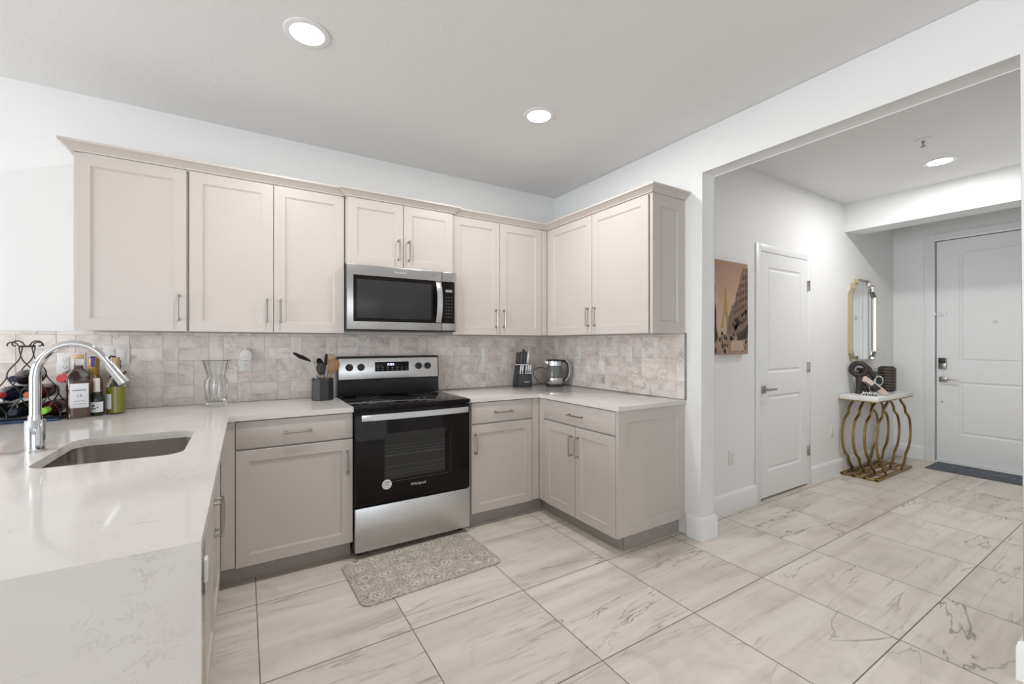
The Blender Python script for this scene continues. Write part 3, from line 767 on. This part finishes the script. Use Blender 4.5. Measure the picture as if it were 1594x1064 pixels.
# utensil crock
t = thing('utensil_crock', 'dark octagonal utensil crock left of the range', 'utensil holder', (-2.103, -.175, CT))
b = MB(); b.lathe([(.066, 0), (.070, .004), (.070, .142), (.068, .146), (.062, .146), (.060, .140), (.060, .012), (0, .012)], seg=8, ribs=0); b.xf(Matrix.Rotation(PI/8, 4, 'Z')); obj('crock_body', b, 'crock', t, ang=20)
def utensil(name, label, cat, base, top, hm, mm, shape, w, L, tw=0, hd=None):
    """handle from base to near top, head around the top"""
    B, T = Vector(base), Vector(top); d = (T-B).normalized(); t = thing(name, label, cat, (B.x, B.y, B.z), 0, 'kitchen utensils in the crock')
    b = MB(); b.tube([(0, 0, 0), tuple((T-B)*.5), tuple(T-B)], [.005, .0055, .006], 10); obj('handle', b, hm, t)
    d = Vector(hd).normalized() if hd else d
    # head: flat outline in plane spanned by d and camera-right
    u = Vector((math.cos(tw), math.sin(tw), 0)); u = (u-d*u.dot(d)).normalized(); nrm = u.cross(d)
    b = MB(); A, Bv = [], []
    for k in range(24):
        a = 2*PI*k/24
        if shape == 'spoon': x, y = math.sin(a)*w, -math.cos(a)*L; x *= (1+.25*y/L)
        elif shape == 'turner': x = math.copysign(min(1, abs(math.sin(a))*1.4), math.sin(a))*w; y = math.copysign(min(1, abs(math.cos(a))*1.25), -math.cos(a))*L; x *= (.8+.2*y/L)
        else: x, y = math.sin(a)*w, -math.cos(a)*L
        c = (T-B)+d*(y+L*.9)+u*x; dish = .010*(1-(x/w)**2)*(1-(y/L)**2) if shape == 'spoon' else 0
        A.append(b.bm.verts.new(c+nrm*(.0025+dish))); Bv.append(b.bm.verts.new(c-nrm*(.0025-dish)))
    b.bridge(A, Bv); cA = b.bm.verts.new((T-B)+d*L*.9+nrm*(.0025+(.012 if shape == 'spoon' else 0))); cB = b.bm.verts.new((T-B)+d*L*.9-nrm*(.0025-(.012 if shape == 'spoon' else 0)))
    for k in range(24): b.bm.faces.new((A[k], A[(k+1) % 24], cA)); b.bm.faces.new((Bv[k], Bv[(k+1) % 24], cB))
    obj('head', b, mm, t); return t
ux, uy, uz = -2.103, -.175, CT
def U(a, c, z): return (ux+a, uy+c, uz+z)
utensil('slotted_turner', 'black slotted turner leaning far left in the crock', 'turner', U(.02, .01, .02), U(-.078, -.01, .262), 'greysil', 'blackplastic', 'spoon', .030, .062, .9, (-.88, 0, .47))
utensil('silicone_spatula', 'grey silicone spatula leaning left in the crock', 'spatula', U(.01, -.02, .02), U(-.055, -.03, .168), 'greysil', 'greysil', 'turner', .029, .050)
utensil('ladle', 'black nylon ladle front and centre in crock', 'ladle', U(0, -.03, .02), U(-.012, -.035, .170), 'chrome', 'blackplastic', 'spoon', .028, .042)
utensil('serving_spoon', 'black serving spoon tallest at middle of crock', 'spoon', U(.0, .02, .02), U(.016, .02, .200), 'chrome', 'blackplastic', 'spoon', .028, .048, .7, (-.5, 0, .86))
utensil('wooden_spoon', 'broad brown olive wood spoon right in the crock', 'spoon', U(.0, -.01, .02), U(.048, -.02, .175), 'wood', 'wood', 'spoon', .036, .054)
utensil('wooden_spatula', 'pale wooden spatula behind the olive wood spoon', 'spatula', U(.01, .03, .02), U(.048, .025, .235), 'palewood', 'palewood', 'turner', .025, .040)
utensil('wooden_fork', 'dark thin wooden fork between spoons in crock', 'fork', U(.0, .035, .02), U(.020, .03, .225), 'wood', 'darkstone', 'spoon', .013, .045, .6)

# glass vase
t = thing('glass_vase', 'clear cut crystal vase against the backsplash', 'vase', (-2.700, -.170, CT))
b = MB(); b.lathe([(.045, 0), (.050, .006), (.056, .05), (.062, .11), (.060, .155), (.048, .185), (.052, .21), (.068, .275), (.070, .280), (.064, .278), (.046, .212), (.040, .185), (.050, .150), (.052, .10), (.046, .04), (.040, .030), (0, .028)], seg=72, ribs=12, amp=.035)
obj('vase_body', b, 'glass', t, ang=25)

# bottles standing
def bottle_prof(r, h, sh, nr, nh):
    return [(r*.9, 0), (r, .006), (r, sh), (r*.93, sh+.018), (r*.6, sh+.04), (nr*1.1, h-nh), (nr, h-nh+.012), (nr, h-.004), (nr*.9, h)]
t = thing('whisky_bottle', 'square shouldered whisky bottle with white label', 'bottle', (-3.282, -.280, CT), .32)
b = MB(); b.lathe([(.040, 0), (.043, .005), (.044, .205), (.041, .222), (.024, .244), (.0175, .255), (.0165, .295), (.018, .297), (.018, .302)], seg=48, square=6); obj('bottle_glass', b, 'glass', t, ang=40)
b = MB(); b.lathe([(.036, .006), (.0405, .010), (.0405, .190), (0, .190)], seg=48, square=6); obj('whisky', b, 'amber', t)
b = MB(); b.lathe([(.020, .3022), (.021, .304), (.021, .322), (.019, .325), (0, .325)], seg=32); lab(obj('stopper', b, 'cork', t), 'tan cork stopper')
b = MB(); b.box(-.034, .034, -.0465, -.0450, .055, .178, .0005); lb = obj('label_paper', b, 'paper', t)
text('label_lettering', '15', .022, (0, -.0467, .115), (PI/2, 0, 0), 'ink', lb, .0004)
b = MB(); b.box(-.026, .026, -.0470, -.0464, .142, .146); b.box(-.020, .020, -.0470, -.0464, .088, .090); b.box(-.024, .024, -.0470, -.0464, .074, .0755); obj('label_print', b, 'ink', lb)

t = thing('liquor_bottle', 'brown bottle with gold top and violet strip behind the whisky', 'bottle', (-3.250, -.155, CT))
b = MB(); b.lathe(bottle_prof(.036, .265, .17, .016, .06), seg=32); obj('bottle_glass', b, 'bronzebottle', t)
b = MB(); b.lathe([(.017, .2), (.020, .205), (.023, .262), (.023, .300), (.020, .304), (0, .304)], seg=24); lab(obj('capsule', b, 'goldfoil', t), 'gold foil capsule')
b = MB(); b.box(-.009, .009, -.027, -.0235, .255, .312, .001); b.box(-.009, .009, -.027, .02, .306, .310); lab(obj('tax_strip', b, 'bluetag', t), 'violet paper strip over the top')

t = thing('wine_bottle', 'small dark bottle with white neck wrap and white label', 'bottle', (-3.222, -.235, CT))
b = MB(); b.lathe(bottle_prof(.031, .195, .085, .011, .085), seg=32); obj('bottle_glass', b, 'darkbottle', t)
b = MB(); b.lathe([(.0145, .118), (.0150, .120), (.0130, .150), (.0132, .197), (0, .197)], seg=24); lab(obj('neck_foil', b, 'white', t), 'white neck foil')
b = MB()
A = [(.0318*math.sin(a), -.0318*math.cos(a)) for a in [-1.1+2.2*k/14 for k in range(15)]]
b.prism(A+[(x*1.02, y*1.02) for x, y in A[::-1]], 'z', .020, .074); lb = obj('label_paper', b, 'paper', t)
b = MB(); b.cyl((-.006, -.0326, .055), (-.006, -.0332, .055), .006, seg=12); b.box(-.014, .004, -.0332, -.0322, .036, .042); b.cyl((.010, -.0310, .045), (.010, -.0322, .045), .004, seg=12); obj('label_print', b, 'ink', lb)

t = thing('wine_bottle', 'tall dark bottle in the shade behind the small dark bottle', 'bottle', (-3.170, -.075, CT))
b = MB(); b.lathe(bottle_prof(.034, .285, .18, .014, .075), seg=32); obj('bottle_glass', b, 'darkbottle', t)
b = MB(); b.lathe([(.0165, .24), (.0160, .287), (0, .287)], seg=24); obj('capsule', b, 'greycap', t)

t = thing('liqueur_bottle', 'clear bottle of yellow green liqueur with cork', 'bottle', (-3.150, -.205, CT))
b = MB(); b.lathe([(.036, 0), (.040, .006), (.040, .150), (.036, .172), (.019, .205), (.0155, .218), (.0155, .262), (.0175, .264), (.0175, .272), (.0150, .274)], seg=32); obj('bottle_glass', b, 'glass', t)
b = MB(); b.lathe([(.032, .006), (.0365, .010), (.0365, .146), (0, .146)], seg=32); obj('liqueur', b, 'yellow', t)
b = MB(); b.lathe([(.0145, .24), (.0145, .2745), (.0165, .276), (.0165, .303), (.014, .306), (0, .306)], seg=24); lab(obj('cork', b, 'cork', t), 'pale cork stopper')
b = MB(); b.tube([(-.018, -.006, .27), (-.030, -.012, .292), (-.020, -.015, .312), (-.004, -.010, .309), (.0, -.006, .300)], .005, 8); b.tube([(-.018, -.008, .265), (-.020, -.018, .235), (-.012, -.024, .205)], .007, 8); lab(obj('neck_tie', b, 'blackplastic', t), 'black wire bail and tag')
b = MB()
A = [(.0408*math.sin(a), -.0408*math.cos(a)) for a in [-1.4+1.1*k/10 for k in range(11)]]
b.prism(A+[(x*1.02, y*1.02) for x, y in A[::-1]], 'z', .03, .11); obj('label_paper', b, 'paper', t)

# wine rack
RX, RY = -3.478, -.235
t = thing('wine_rack', 'black wrought iron wine rack with curled top in left corner', 'wine rack', (RX, RY, CT))
def ogee(x0, z0, x1, z1, y, n=14):
    return [(x0+(x1-x0)*(3*s*s-2*s*s*s), y, z0+(z1-z0)*s) for s in [k/n for k in range(n+1)]]
def half_scurve(p, q, bend, n=12):
    """s-curve starting and ending vertical"""
    return [(p[0]+(q[0]-p[0])*(1-math.cos(PI*k/n))/2, 0, p[1]+(q[1]-p[1])*k/n) for k in range(n+1)]
for y in (-.075, .075):
    b = MB(); w = .092; hh = .105
    # pyramid of teardrop cells: rows 1,2,3 under the top
    nodes = {}
    for row in range(4):
        for i in range(row+1): nodes[(row, i)] = ((i-row/2)*w, .325-row*.098)
    for row in range(3):
        for i in range(row+1):
            for (r2, i2) in ((row+1, i), (row+1, i+1)):
                P = [(x, y, z) for x, _, z in half_scurve(nodes[(row, i)], nodes[(r2, i2)], 0)]; b.tube(P, .0028, 8)
    zt = .325; b.tube([(0, y, zt), (-.004, y, .345), (-.006, y, .372)], .0028, 8); b.tube([(0, y, zt), (.004, y, .345), (.006, y, .372)], .0028, 8)
    for i in range(4): b.tube([(nodes[(3, i)][0], y, nodes[(3, i)][1]), (nodes[(3, i)][0], y, .018)], .0028, 8)
    b.tube([(-.138, y, .016), (.138, y, .016)], .004, 8)
    obj('wire_frame', b, 'iron', t)
b = MB(); b.tube([(0, -.078, .366), (0, .078, .366)], .005, 8)
for s in (-1, 1):
    b.tube([(.006*s, 0, .368)]+[(s*(.038+(.026-.0016*k)*math.cos(PI-.42*k)), 0, .376+(.022-.0013*k)*math.sin(PI-.42*k)) for k in range(12)], .003, 8)
    b.tube([(s*.02, -.02, .366)]+[(s*(.045+.018*math.cos(PI-.5*k)), -.02, .372+.015*math.sin(PI-.5*k)) for k in range(8)], .003, 8)
obj('scroll_finial', b, 'iron', t)
b = MB(); b.box(-.175, .140, -.115, .115, .0005, .012, .004); lab(obj('tray', b, 'bluetray', t), 'dark blue base tray')
def lying_bottle(dx, dz, bm_, cap, label, tilt=0):
    o = thing('wine_bottle', label, 'bottle', (RX+dx, RY, CT+dz), tilt, 'bottles lying in the wine rack')
    b = MB(); b.lathe([(.030, .13), (.036, .125), (.037, .12), (.037, -.02), (.034, -.045), (.018, -.075), (.0145, -.09), (.0145, -.150)], seg=28, axis='y'); obj('bottle_glass', b, bm_, o)
    b = MB(); b.lathe([(.0150, -.095), (.0155, -.10), (.0155, -.158), (.013, -.161), (0, -.161)], seg=20, axis='y'); obj('capsule', b, cap, o)
lying_bottle(-.092, .058, 'darkbottle', 'greycap', 'dark bottle with grey capsule, bottom left in the rack')
lying_bottle(0, .058, 'darkbottle', 'navycap', 'dark bottle behind the faucet, bottom middle of the rack')
lying_bottle(.092, .056, 'redbottle', 'limecap', 'bottle with lime green capsule, bottom right of the rack', .05)
lying_bottle(-.049, .137, 'bluebottle', 'redcap', 'blue bottle with red capsule, middle row left in the rack', -.05)
lying_bottle(.049, .137, 'redbottle', 'orangecap', 'wine red bottle with copper capsule, middle row right in rack')
lying_bottle(0, .214, 'darkbottle', 'navycap', 'navy capped bottle on top of the rack')
t = thing('wine_bottle', 'bottle with bright red capsule leaning at right of rack', 'bottle', (RX+.143, RY+.08, CT+.205), .0, 'bottles lying in the wine rack')
b = MB(); b.lathe([(.030, .13), (.036, .125), (.037, .12), (.037, -.02), (.034, -.045), (.018, -.075), (.0145, -.09), (.0145, -.150)], seg=28, axis='y'); obj('bottle_glass', b, 'redbottle', t)
b = MB(); b.lathe([(.0150, -.095), (.020, -.10), (.020, -.158), (.018, -.161), (0, -.161)], seg=20, axis='y'); obj('capsule', b, 'redcap', t)

# knife block
t = thing('knife_block', 'black knife block with dark and steel handled knives', 'knife block', (-.470, -.150, CT), -.42)
b = MB(); b.prism([(-.080, 0), (-.055, .185), (.070, .185), (.078, 0)], 'y', -.002, .055, .004); b.prism([(-.050, 0), (-.038, .112), (.078, .112), (.078, 0)], 'y', -.058, .004, .004); obj('block_body', b, 'blackplastic', t)
b = MB(); b.box(.012, .055, -.0592, -.0578, .044, .049); lab(obj('logo_mark', b, 'silverink', t), 'short silver maker mark')
def knife(x, y, z, L, r, steel, label):
    k = thing('kitchen_knife', label, 'knife', (0, 0, 0), 0, 'knives in the black block')
    ca, sa = math.cos(-.42), math.sin(-.42)
    k.location = (-.470+x*ca-y*sa, -.150+x*sa+y*ca, CT+z); k.rotation_euler = (0, .10, -.42)
    b = MB(); b.box(-r, r, -.006, .006, .012, L, .003); obj('handle', b, 'steel' if steel else 'blackplastic', k)
    b = MB(); b.box(-r*1.05, r*1.05, -.0065, .0065, .002, .012, .001); obj('bolster', b, 'chrome', k)
pos = ['at far left of the block', 'second from left, tallest row', 'in the middle of the tall row', 'right of centre in the tall row']
KL = ['black handled knife at far left of the block', 'black knife second from left in rear row of block', 'tallest black handled knife in middle of the rear row', 'black knife right of the tallest one in the block', 'steel handled knife at right end of the rear row']
for i, (x, L, r) in enumerate(((-.045, .115, .010), (-.020, .120, .010), (.006, .145, .011), (.030, .125, .009), (.052, .130, .008))):
    knife(x, .027+.006*(i % 2), .186, L, r, i == 4, KL[i])
KS = ['leftmost', 'second', 'middle', 'fourth', 'rightmost']
for i, x in enumerate((-.022, -.003, .026, .045, .063)):
    knife(x, -.030, .113, .080, .0065, 1, KS[i]+' steel handled steak knife in front step of the block')
# kettle
t = thing('electric_kettle', 'glass and steel electric kettle in the counter corner', 'kettle', (-.190, -.250, CT), -.55)
b = MB(); b.lathe([(.078, 0), (.080, .004), (.080, .018), (.076, .022), (0, .022)], seg=40); obj('power_base', b, 'blackplastic', t)
b = MB(); b.lathe([(.074, .0225), (.076, .026), (.075, .075), (0, .075)], seg=40); lab(obj('steel_band', b, 'steel', t), 'stainless lower band')
b = MB(); b.lathe([(.0735, .0752), (.073, .10), (.068, .185), (.066, .190), (.064, .185), (.069, .10), (.0695, .0752)], seg=40); obj('jug_glass', b, 'smoke', t)
b = MB(); b.lathe([(.068, .186), (.067, .222), (.063, .226), (.063, .186)], seg=40); b.prism([(-.064, .19), (-.095, .222), (-.060, .224)], 'y', -.018, .018, .002); lab(obj('steel_collar', b, 'steel', t), 'stainless upper collar with spout')
b = MB(); b.lathe([(.066, .2262), (.064, .236), (.02, .242), (0, .242)], seg=40); lab(obj('lid', b, 'blackplastic', t), 'black lid')
b = MB(); b.tube([(.064, 0, .222), (.095, 0, .225), (.118, 0, .195), (.124, 0, .14), (.115, 0, .085), (.085, 0, .050), (.072, 0, .045)], [.010, .012, .012, .012, .012, .011, .009], 14); h = obj('handle', b, 'blackplastic', t, ang=60)
b = MB(); b.tube([(.098, -.002, .236), (.126, -.002, .200), (.134, -.002, .14), (.126, -.002, .085), (.10, -.002, .048)], .0065, 12); lab(obj('handle_trim', b, 'steel', h, ang=60), 'steel strip on handle')
b = MB(); b.tube([(-.07, .01, .012), (-.12, .0, .02), (-.165, -.01, .06), (-.19, -.01, .11), (-.185, -.005, .145), (-.14, .02, .165), (-.09, .06, .160), (-.03, .10, .12), (.02, .125, .10)], .0035, 8); lab(obj('power_cord', b, 'blackplastic', t, ang=60), 'stiff black power cord looping up')

# ---------------------------------------------------------------- hall things
# canvas
def canvas():
    t = thing('canvas_print', 'tall canvas print of sepia city street with golden tower', 'picture', (.356, HY, 1.212))
    w, h, d = .459, .703, .034
    b = MB(); b.box(0, w, -d, -.0005, 0, h, .001)
    m, nt, bb = new_mat('canvas_sky'); v = ocoord(nt); sx = nt.nodes.new('ShaderNodeSeparateXYZ'); lk(nt, v, sx.inputs[0])
    g = math_(nt, 'DIVIDE', sx.outputs['Z'], h); c = ramp(nt, g, [(.1, (.42, .30, .22)), (.35, (.60, .45, .30)), (.75, (.48, .28, .19)), (1, (.36, .20, .14))])
    n_ = noise(nt, v, 9, 4); c = mixc(nt, math_(nt, 'MULTIPLY', n_, .25), c, (.60, .42, .33)); lk(nt, c, bb.inputs['Base Color']); bb.inputs['Roughness'].default_value = .8
    M['sky_paint'] = m
    obj('canvas', b, 'sky_paint', t)
    def paint(name, col, var=.35, sc=30, st=(1, 1, 1)):
        M[name] = mat(name, col, .85, var=var, scale=sc, stretch=st); return name
    paint('tower_paint', (.42, .26, .07)); paint('facade_paint', (.22, .14, .11), .6, 26, (1, 1, 1)); paint('tree_paint', (.035, .03, .028)); paint('street_paint', (.34, .24, .19), .7, 30); paint('dark_paint', (.05, .038, .032), .6); paint('van_paint', (.48, .36, .28), .2)
    y = -d
    def flat(nm, poly, m_, off): b = MB(); b.prism(poly, 'y', y-off-.0004, y-off); obj(nm, b, m_, t, smooth=False)
    flat('painted_tower', [(.110, .20), (.132, .20), (.146, .285), (.156, .300), (.170, .285), (.182, .20), (.204, .20), (.186, .33), (.178, .42), (.170, .50), (.164, .535), (.158, .50), (.150, .42), (.140, .33)], 'tower_paint', .0003)
    P = [(.17, .12), (.20, .28), (.235, .34), (.24, .37), (.285, .38), (.30, .46), (.345, .55), (.37, .63), (.395, .67), (.459, .67), (.459, .10)]
    flat('painted_facades', P, 'facade_paint', .0004)
    b = MB()
    for r in range(7):
        for k in range(6):
            x = .275+k*.03; z = .18+r*.062+(x-.27)*.55-.02*r*(x-.27)*3
            if z+.03 < .34+(x-.235)*1.9 and z < .64: b.box(x, x+.012, y-.0012, y-.0007, z, z+.028)
    obj('painted_windows', b, 'dark_paint', t, smooth=False)  # dark windows of the printed buildings
    flat('painted_left_building', [(0, .03), (0, .703), (.012, .70), (.02, .55), (.035, .50), (.028, .40), (.045, .33), (.050, .20), (.065, .14), (.045, .05)], 'tree_paint', .0006)
    flat('painted_street', [(0, 0), (.459, 0), (.459, .12), (.30, .14), (.17, .15), (.07, .13), (0, .05)], 'street_paint', .0009)
    b = MB(); rr = random.Random(3)
    for k in range(46):
        x = rr.uniform(.02, .43); z = rr.uniform(.005, .15); s = rr.uniform(.006, .02); b.prism([(x, z), (x+s, z-.004 if z > .01 else z), (x+s*1.1, z+s*1.4), (x+s*.4, z+s*2), (x-.003, z+s)], 'y', y-.0022, y-.0014)
    for k in range(26):
        x = rr.uniform(.25, .44); z = rr.uniform(.16, .24)+(x-.25)*.5; s = rr.uniform(.008, .02); b.prism([(x, z), (x+s, z), (x+s*1.1, z+s*1.4), (x+s*.4, z+s*2), (x-.003, z+s)], 'y', y-.0022, y-.0014)
    b.prism([(.30, .10), (.44, .12), (.459, .17), (.459, .24), (.42, .20), (.33, .16)], 'y', y-.0018, y-.0010)
    obj('painted_foliage', b, 'dark_paint', t, smooth=False)
    flat('painted_van', [(.225, .025), (.40, .03), (.395, .105), (.245, .11), (.225, .08)], 'van_paint', .0024)
canvas()
# mirror
t = thing('wall_mirror', 'tall stepped mirror with gold and silver frame above console', 'mirror', (2.99, HY, 1.53))
OUT = [(-.30, -.33), (-.235, -.39), (-.235, -.415), (-.13, -.415), (.13, -.415), (.235, -.415), (.235, -.39), (.30, -.33), (.30, .27), (.235, .33), (.235, .385), (.15, .385), (.15, .43), (-.15, .43), (-.15, .385), (-.235, .385), (-.235, .33), (-.30, .27)]
b = MB(); b.prism([(x*.93, z*.965) for x, z in OUT], 'y', -.018, -.002); obj('mirror_glass', b, 'mirror', t, smooth=False)
b = MB()
n = len(OUT)
for i in range(n):
    (x0, z0), (x1, z1) = OUT[i], OUT[(i+1) % n]
    k = .93; 
    A = [b.bm.verts.new(p) for p in ((x0, -.001, z0), (x0, -.040, z0), (x0*.955, -.040, z0*.975), (x0*.93, -.012, z0*.965))]
    B2 = [b.bm.verts.new(p) for p in ((x1, -.001, z1), (x1, -.040, z1), (x1*.955, -.040, z1*.975), (x1*.93, -.012, z1*.965))]
    b.bridge(A, B2)
bmesh.ops.remove_doubles(b.bm, verts=b.bm.verts, dist=1e-5)
obj('mirror_frame', b, 'nickel', t, smooth=False)
b = MB()
for i in range(n):
    (x0, z0), (x1, z1) = OUT[i], OUT[(i+1) % n]
    b.bridge([b.bm.verts.new(p) for p in ((x0*1.004, -.001, z0*1.004), (x0*1.004, -.0405, z0*1.004), (x0*.99, -.0405, z0*.993))], [b.bm.verts.new(p) for p in ((x1*1.004, -.001, z1*1.004), (x1*1.004, -.0405, z1*1.004), (x1*.99, -.0405, z1*.993))])
bmesh.ops.remove_doubles(b.bm, verts=b.bm.verts, dist=1e-5)
lab(obj('gold_edge', b, 'mirrorgold', t, smooth=False), 'gold outer edge')
for s in (-1, 1):
    b = MB(); b.tube([(s*.235*.93, -.020, .37*.95), (s*.20, -.020, .33), (s*.235, -.020, .29), (s*.262, -.020, .25), (s*.245, -.021, .20), (s*.245, -.021, -.30), (s*.20, -.021, -.37)], .004, 8)
    obj('border_bead', b, 'nickel', t)
# console table
t = thing('console_table', 'white topped console on curving antique gold loops', 'console table', (2.92, -1.55, 0))
b = MB(); b.box(-.455, .455, -.152, .152, .750, .790, .003); obj('tabletop', b, 'tabletop', t)
b = MB(); b.box(-.45, .45, -.150, .150, .7405, .7498, .001); lab(obj('top_rim', b, 'gold', t), 'thin gold rim under the top')
prof = [(.740, .16), (.715, .175), (.69, .22), (.665, .262), (.640, .285), (.612, .290), (.592, .300), (.575, .335), (.545, .385), (.50, .418), (.44, .436), (.385, .440), (.33, .434), (.27, .415), (.225, .385), (.19, .345), (.170, .310), (.150, .298), (.120, .288), (.085, .262), (.055, .22), (.03, .19)]
for y in (-.135, -.045, .045, .135):
    for s in (-1, 1):
        b = MB(); A = []
        for i, (z, x) in enumerate(prof):
            z0, x0 = prof[max(i-1, 0)]; z1, x1 = prof[min(i+1, len(prof)-1)]
            tx, tz = x1-x0, z1-z0; l = math.hypot(tx, tz); nx, nz = -tz/l, tx/l; hw = .009
            A.append([b.bm.verts.new((s*(x+nx*hw*a), y+.009*c, z+nz*hw*a)) for a, c in ((-1, -1), (1, -1), (1, 1), (-1, 1))])
        for p, q in zip(A, A[1:]): b.bridge(p, q)
        b.bm.faces.new(A[0]); b.bm.faces.new(A[-1])
        obj('leg', b, 'gold', t)
b = MB()
for y in (-.135, -.045, .045, .135): b.box(-.44, .44, y-.014, y+.014, .008, .026, .002)
for x in (-.44, .42, -.2, .18): b.box(x, x+.02, -.150, .150, .008, .024, .002)
for x in (-.43, .42):
    for y in (-.13, .13): b.cyl((x, y, 0), (x, y, .010), .012, seg=12)
lab(obj('base_grille', b, 'gold', t), 'gold slatted base'); TT = .7905
# sculptures on the console
rz = -1.18
t = thing('loop_sculpture', 'dark rough loop shaped sculpture on white console top', 'sculpture', (2.72, -1.49, TT), rz)
b = MB(); ring = [(-.02+.060*math.cos(a), 0, .245+.062*math.sin(a)) for a in [2*PI*k/28 for k in range(28)]]
b.tube(ring, .024, 14, True)
P = [(-.052, .0), (.075, 0), (.060, .035), (.045, .08), (.055, .13), (.070, .19), (.05, .20), (.02, .175), (-.03, .172), (-.040, .16), (-.030, .12), (-.028, .06), (-.045, .03)]
b.prism(P, 'y', -.022, .022, .006); b.tube([(.02, 0, .29), (.055, 0, .255), (.085, 0, .19), (.10, 0, .16)], [.02, .022, .02, .012], 12)
obj('sculpture_body', b, 'darkstone', t, ang=60)
t = thing('shoe_ornament', 'slanted blush and black shoe like ornament leaning on sculpture', 'ornament', (2.70, -1.60, TT), rz)
b = MB(); b.prism([(-.085, .175), (-.065, .185), (.065, .070), (.108, .024), (.098, .006), (.055, .010), (-.02, .070), (-.098, .135)], 'y', -.016, .016, .004); obj('ornament_body', b, 'pink', t)
b = MB(); b.prism([(-.025, .088), (.0, .115), (.050, .068), (.020, .045)], 'y', -.0205, .0205, .002); b.prism([(-.080, .125), (-.070, .130), (.020, .045), (.012, .040)], 'y', -.0200, .0200, .001); lab(obj('black_band', b, 'blackplastic', t), 'black bands')
b = MB()
rr = random.Random(5)
for k in range(5): 
    x = -.05+k*.022; b.lathe([(.012, .0005), (.016, .015+.006*(k % 2)), (.006, .035), (0, .042)], (x, -.004+.01*(k % 2), 0), seg=6)
t2 = obj('crystal_cluster', b, 'glass', loc=(2.60, -1.600, TT), smooth=False); t2.rotation_euler = (0, 0, rz); tag(t2, 'clear faceted crystals under the slanted ornament', 'crystals')
t = thing('square_bottle', 'small black square bottle behind the loop sculpture', 'bottle', (2.90, -1.43, TT), 0)
b = MB(); b.lathe([(.035, 0), (.036, .004), (.036, .20), (.020, .215), (.020, .222)], seg=32, square=6); b.lathe([(.033, .2222), (.034, .225), (.034, .252), (0, .252)], seg=32, square=6); obj('bottle_body', b, 'black', t)
t = thing('striped_vase', 'rounded dark vase with brown ribs at far end of console', 'vase', (3.27, -1.52, TT), 0)
prof = [(.050, 0), (.062, .006)]
for k in range(8):
    z = .012+k*.030; prof += [(.072, z), (.075, z+.008), (.075, z+.018), (.072, z+.024)]
prof += [(.066, .252), (.050, .262), (.045, .262), (.045, .23), (0, .23)]
b = MB(); b.lathe(prof, seg=40); obj('vase_body', b, 'darkstone', t, ang=25)
b = MB()
for k in range(8):
    z = .012+k*.030; A = b.lathe([(.0752, z+.006), (.0762, z+.008), (.0762, z+.017), (.0752, z+.019)], seg=40)
lab(obj('ribs', b, 'stripe', t), 'brown horizontal ribs')
t = thing('handled_pot', 'small dark green pot with silver ring handle', 'pot', (3.08, -1.485, TT), rz)
b = MB(); b.lathe([(.03, 0), (.045, .02), (.050, .10), (.040, .16), (.022, .20), (.018, .21), (0, .21)], seg=28); obj('pot_body', b, 'greenstone', t)
b = MB(); b.tube([(.02+.03*math.cos(a), -.045, .12+.045*math.sin(a)) for a in [2*PI*k/20 for k in range(20)]], .009, 10, True); lab(obj('ring_handle', b, 'mirror', t), 'silver ring handle')
b = MB(); b.tube([(0, 0, .208)]+[(.012*math.sin(a), 0, .228-.015*math.cos(a)) for a in [.3+5.6*k/12 for k in range(13)]]+[(0, 0, .21)], .003, 8); obj('top_loop', b, 'nickel', t)
# doormat
b = MB(); b.box(-.215, .215, -.43, .43, .0005, .009, .002); t = thing('doormat', 'slate blue doormat with faded writing at the front door', 'doormat', (3.70, -2.195, 0)); obj('mat_body', b, 'doormat', t)
M['pale'] = mat('faded_print', (.30, .31, .36), .8); M['matorange'] = mat('orange_print', (.42, .20, .11), .8, var=.5); M['matgrey'] = mat('beige_print', (.30, .27, .23), .8, var=.4)
b = MB()
for (y0, y1, xo) in ((.30, .14, .02), (.06, -.10, -.01), (-.14, -.26, -.03)):
    n = 9; P = [(xo+.035*math.sin(k*2.3), y0+(y1-y0)*k/n, .0092) for k in range(n+1)]; b.tube(P, .004, 6)
obj('mat_writing', b, 'pale', t)
b = MB(); b.box(-.14, .17, -.395, -.33, .0088, .0094); obj('mat_print', b, 'matorange', t); b = MB(); b.box(-.17, .19, -.425, -.395, .0088, .0094); obj('mat_print', b, 'matgrey', t)
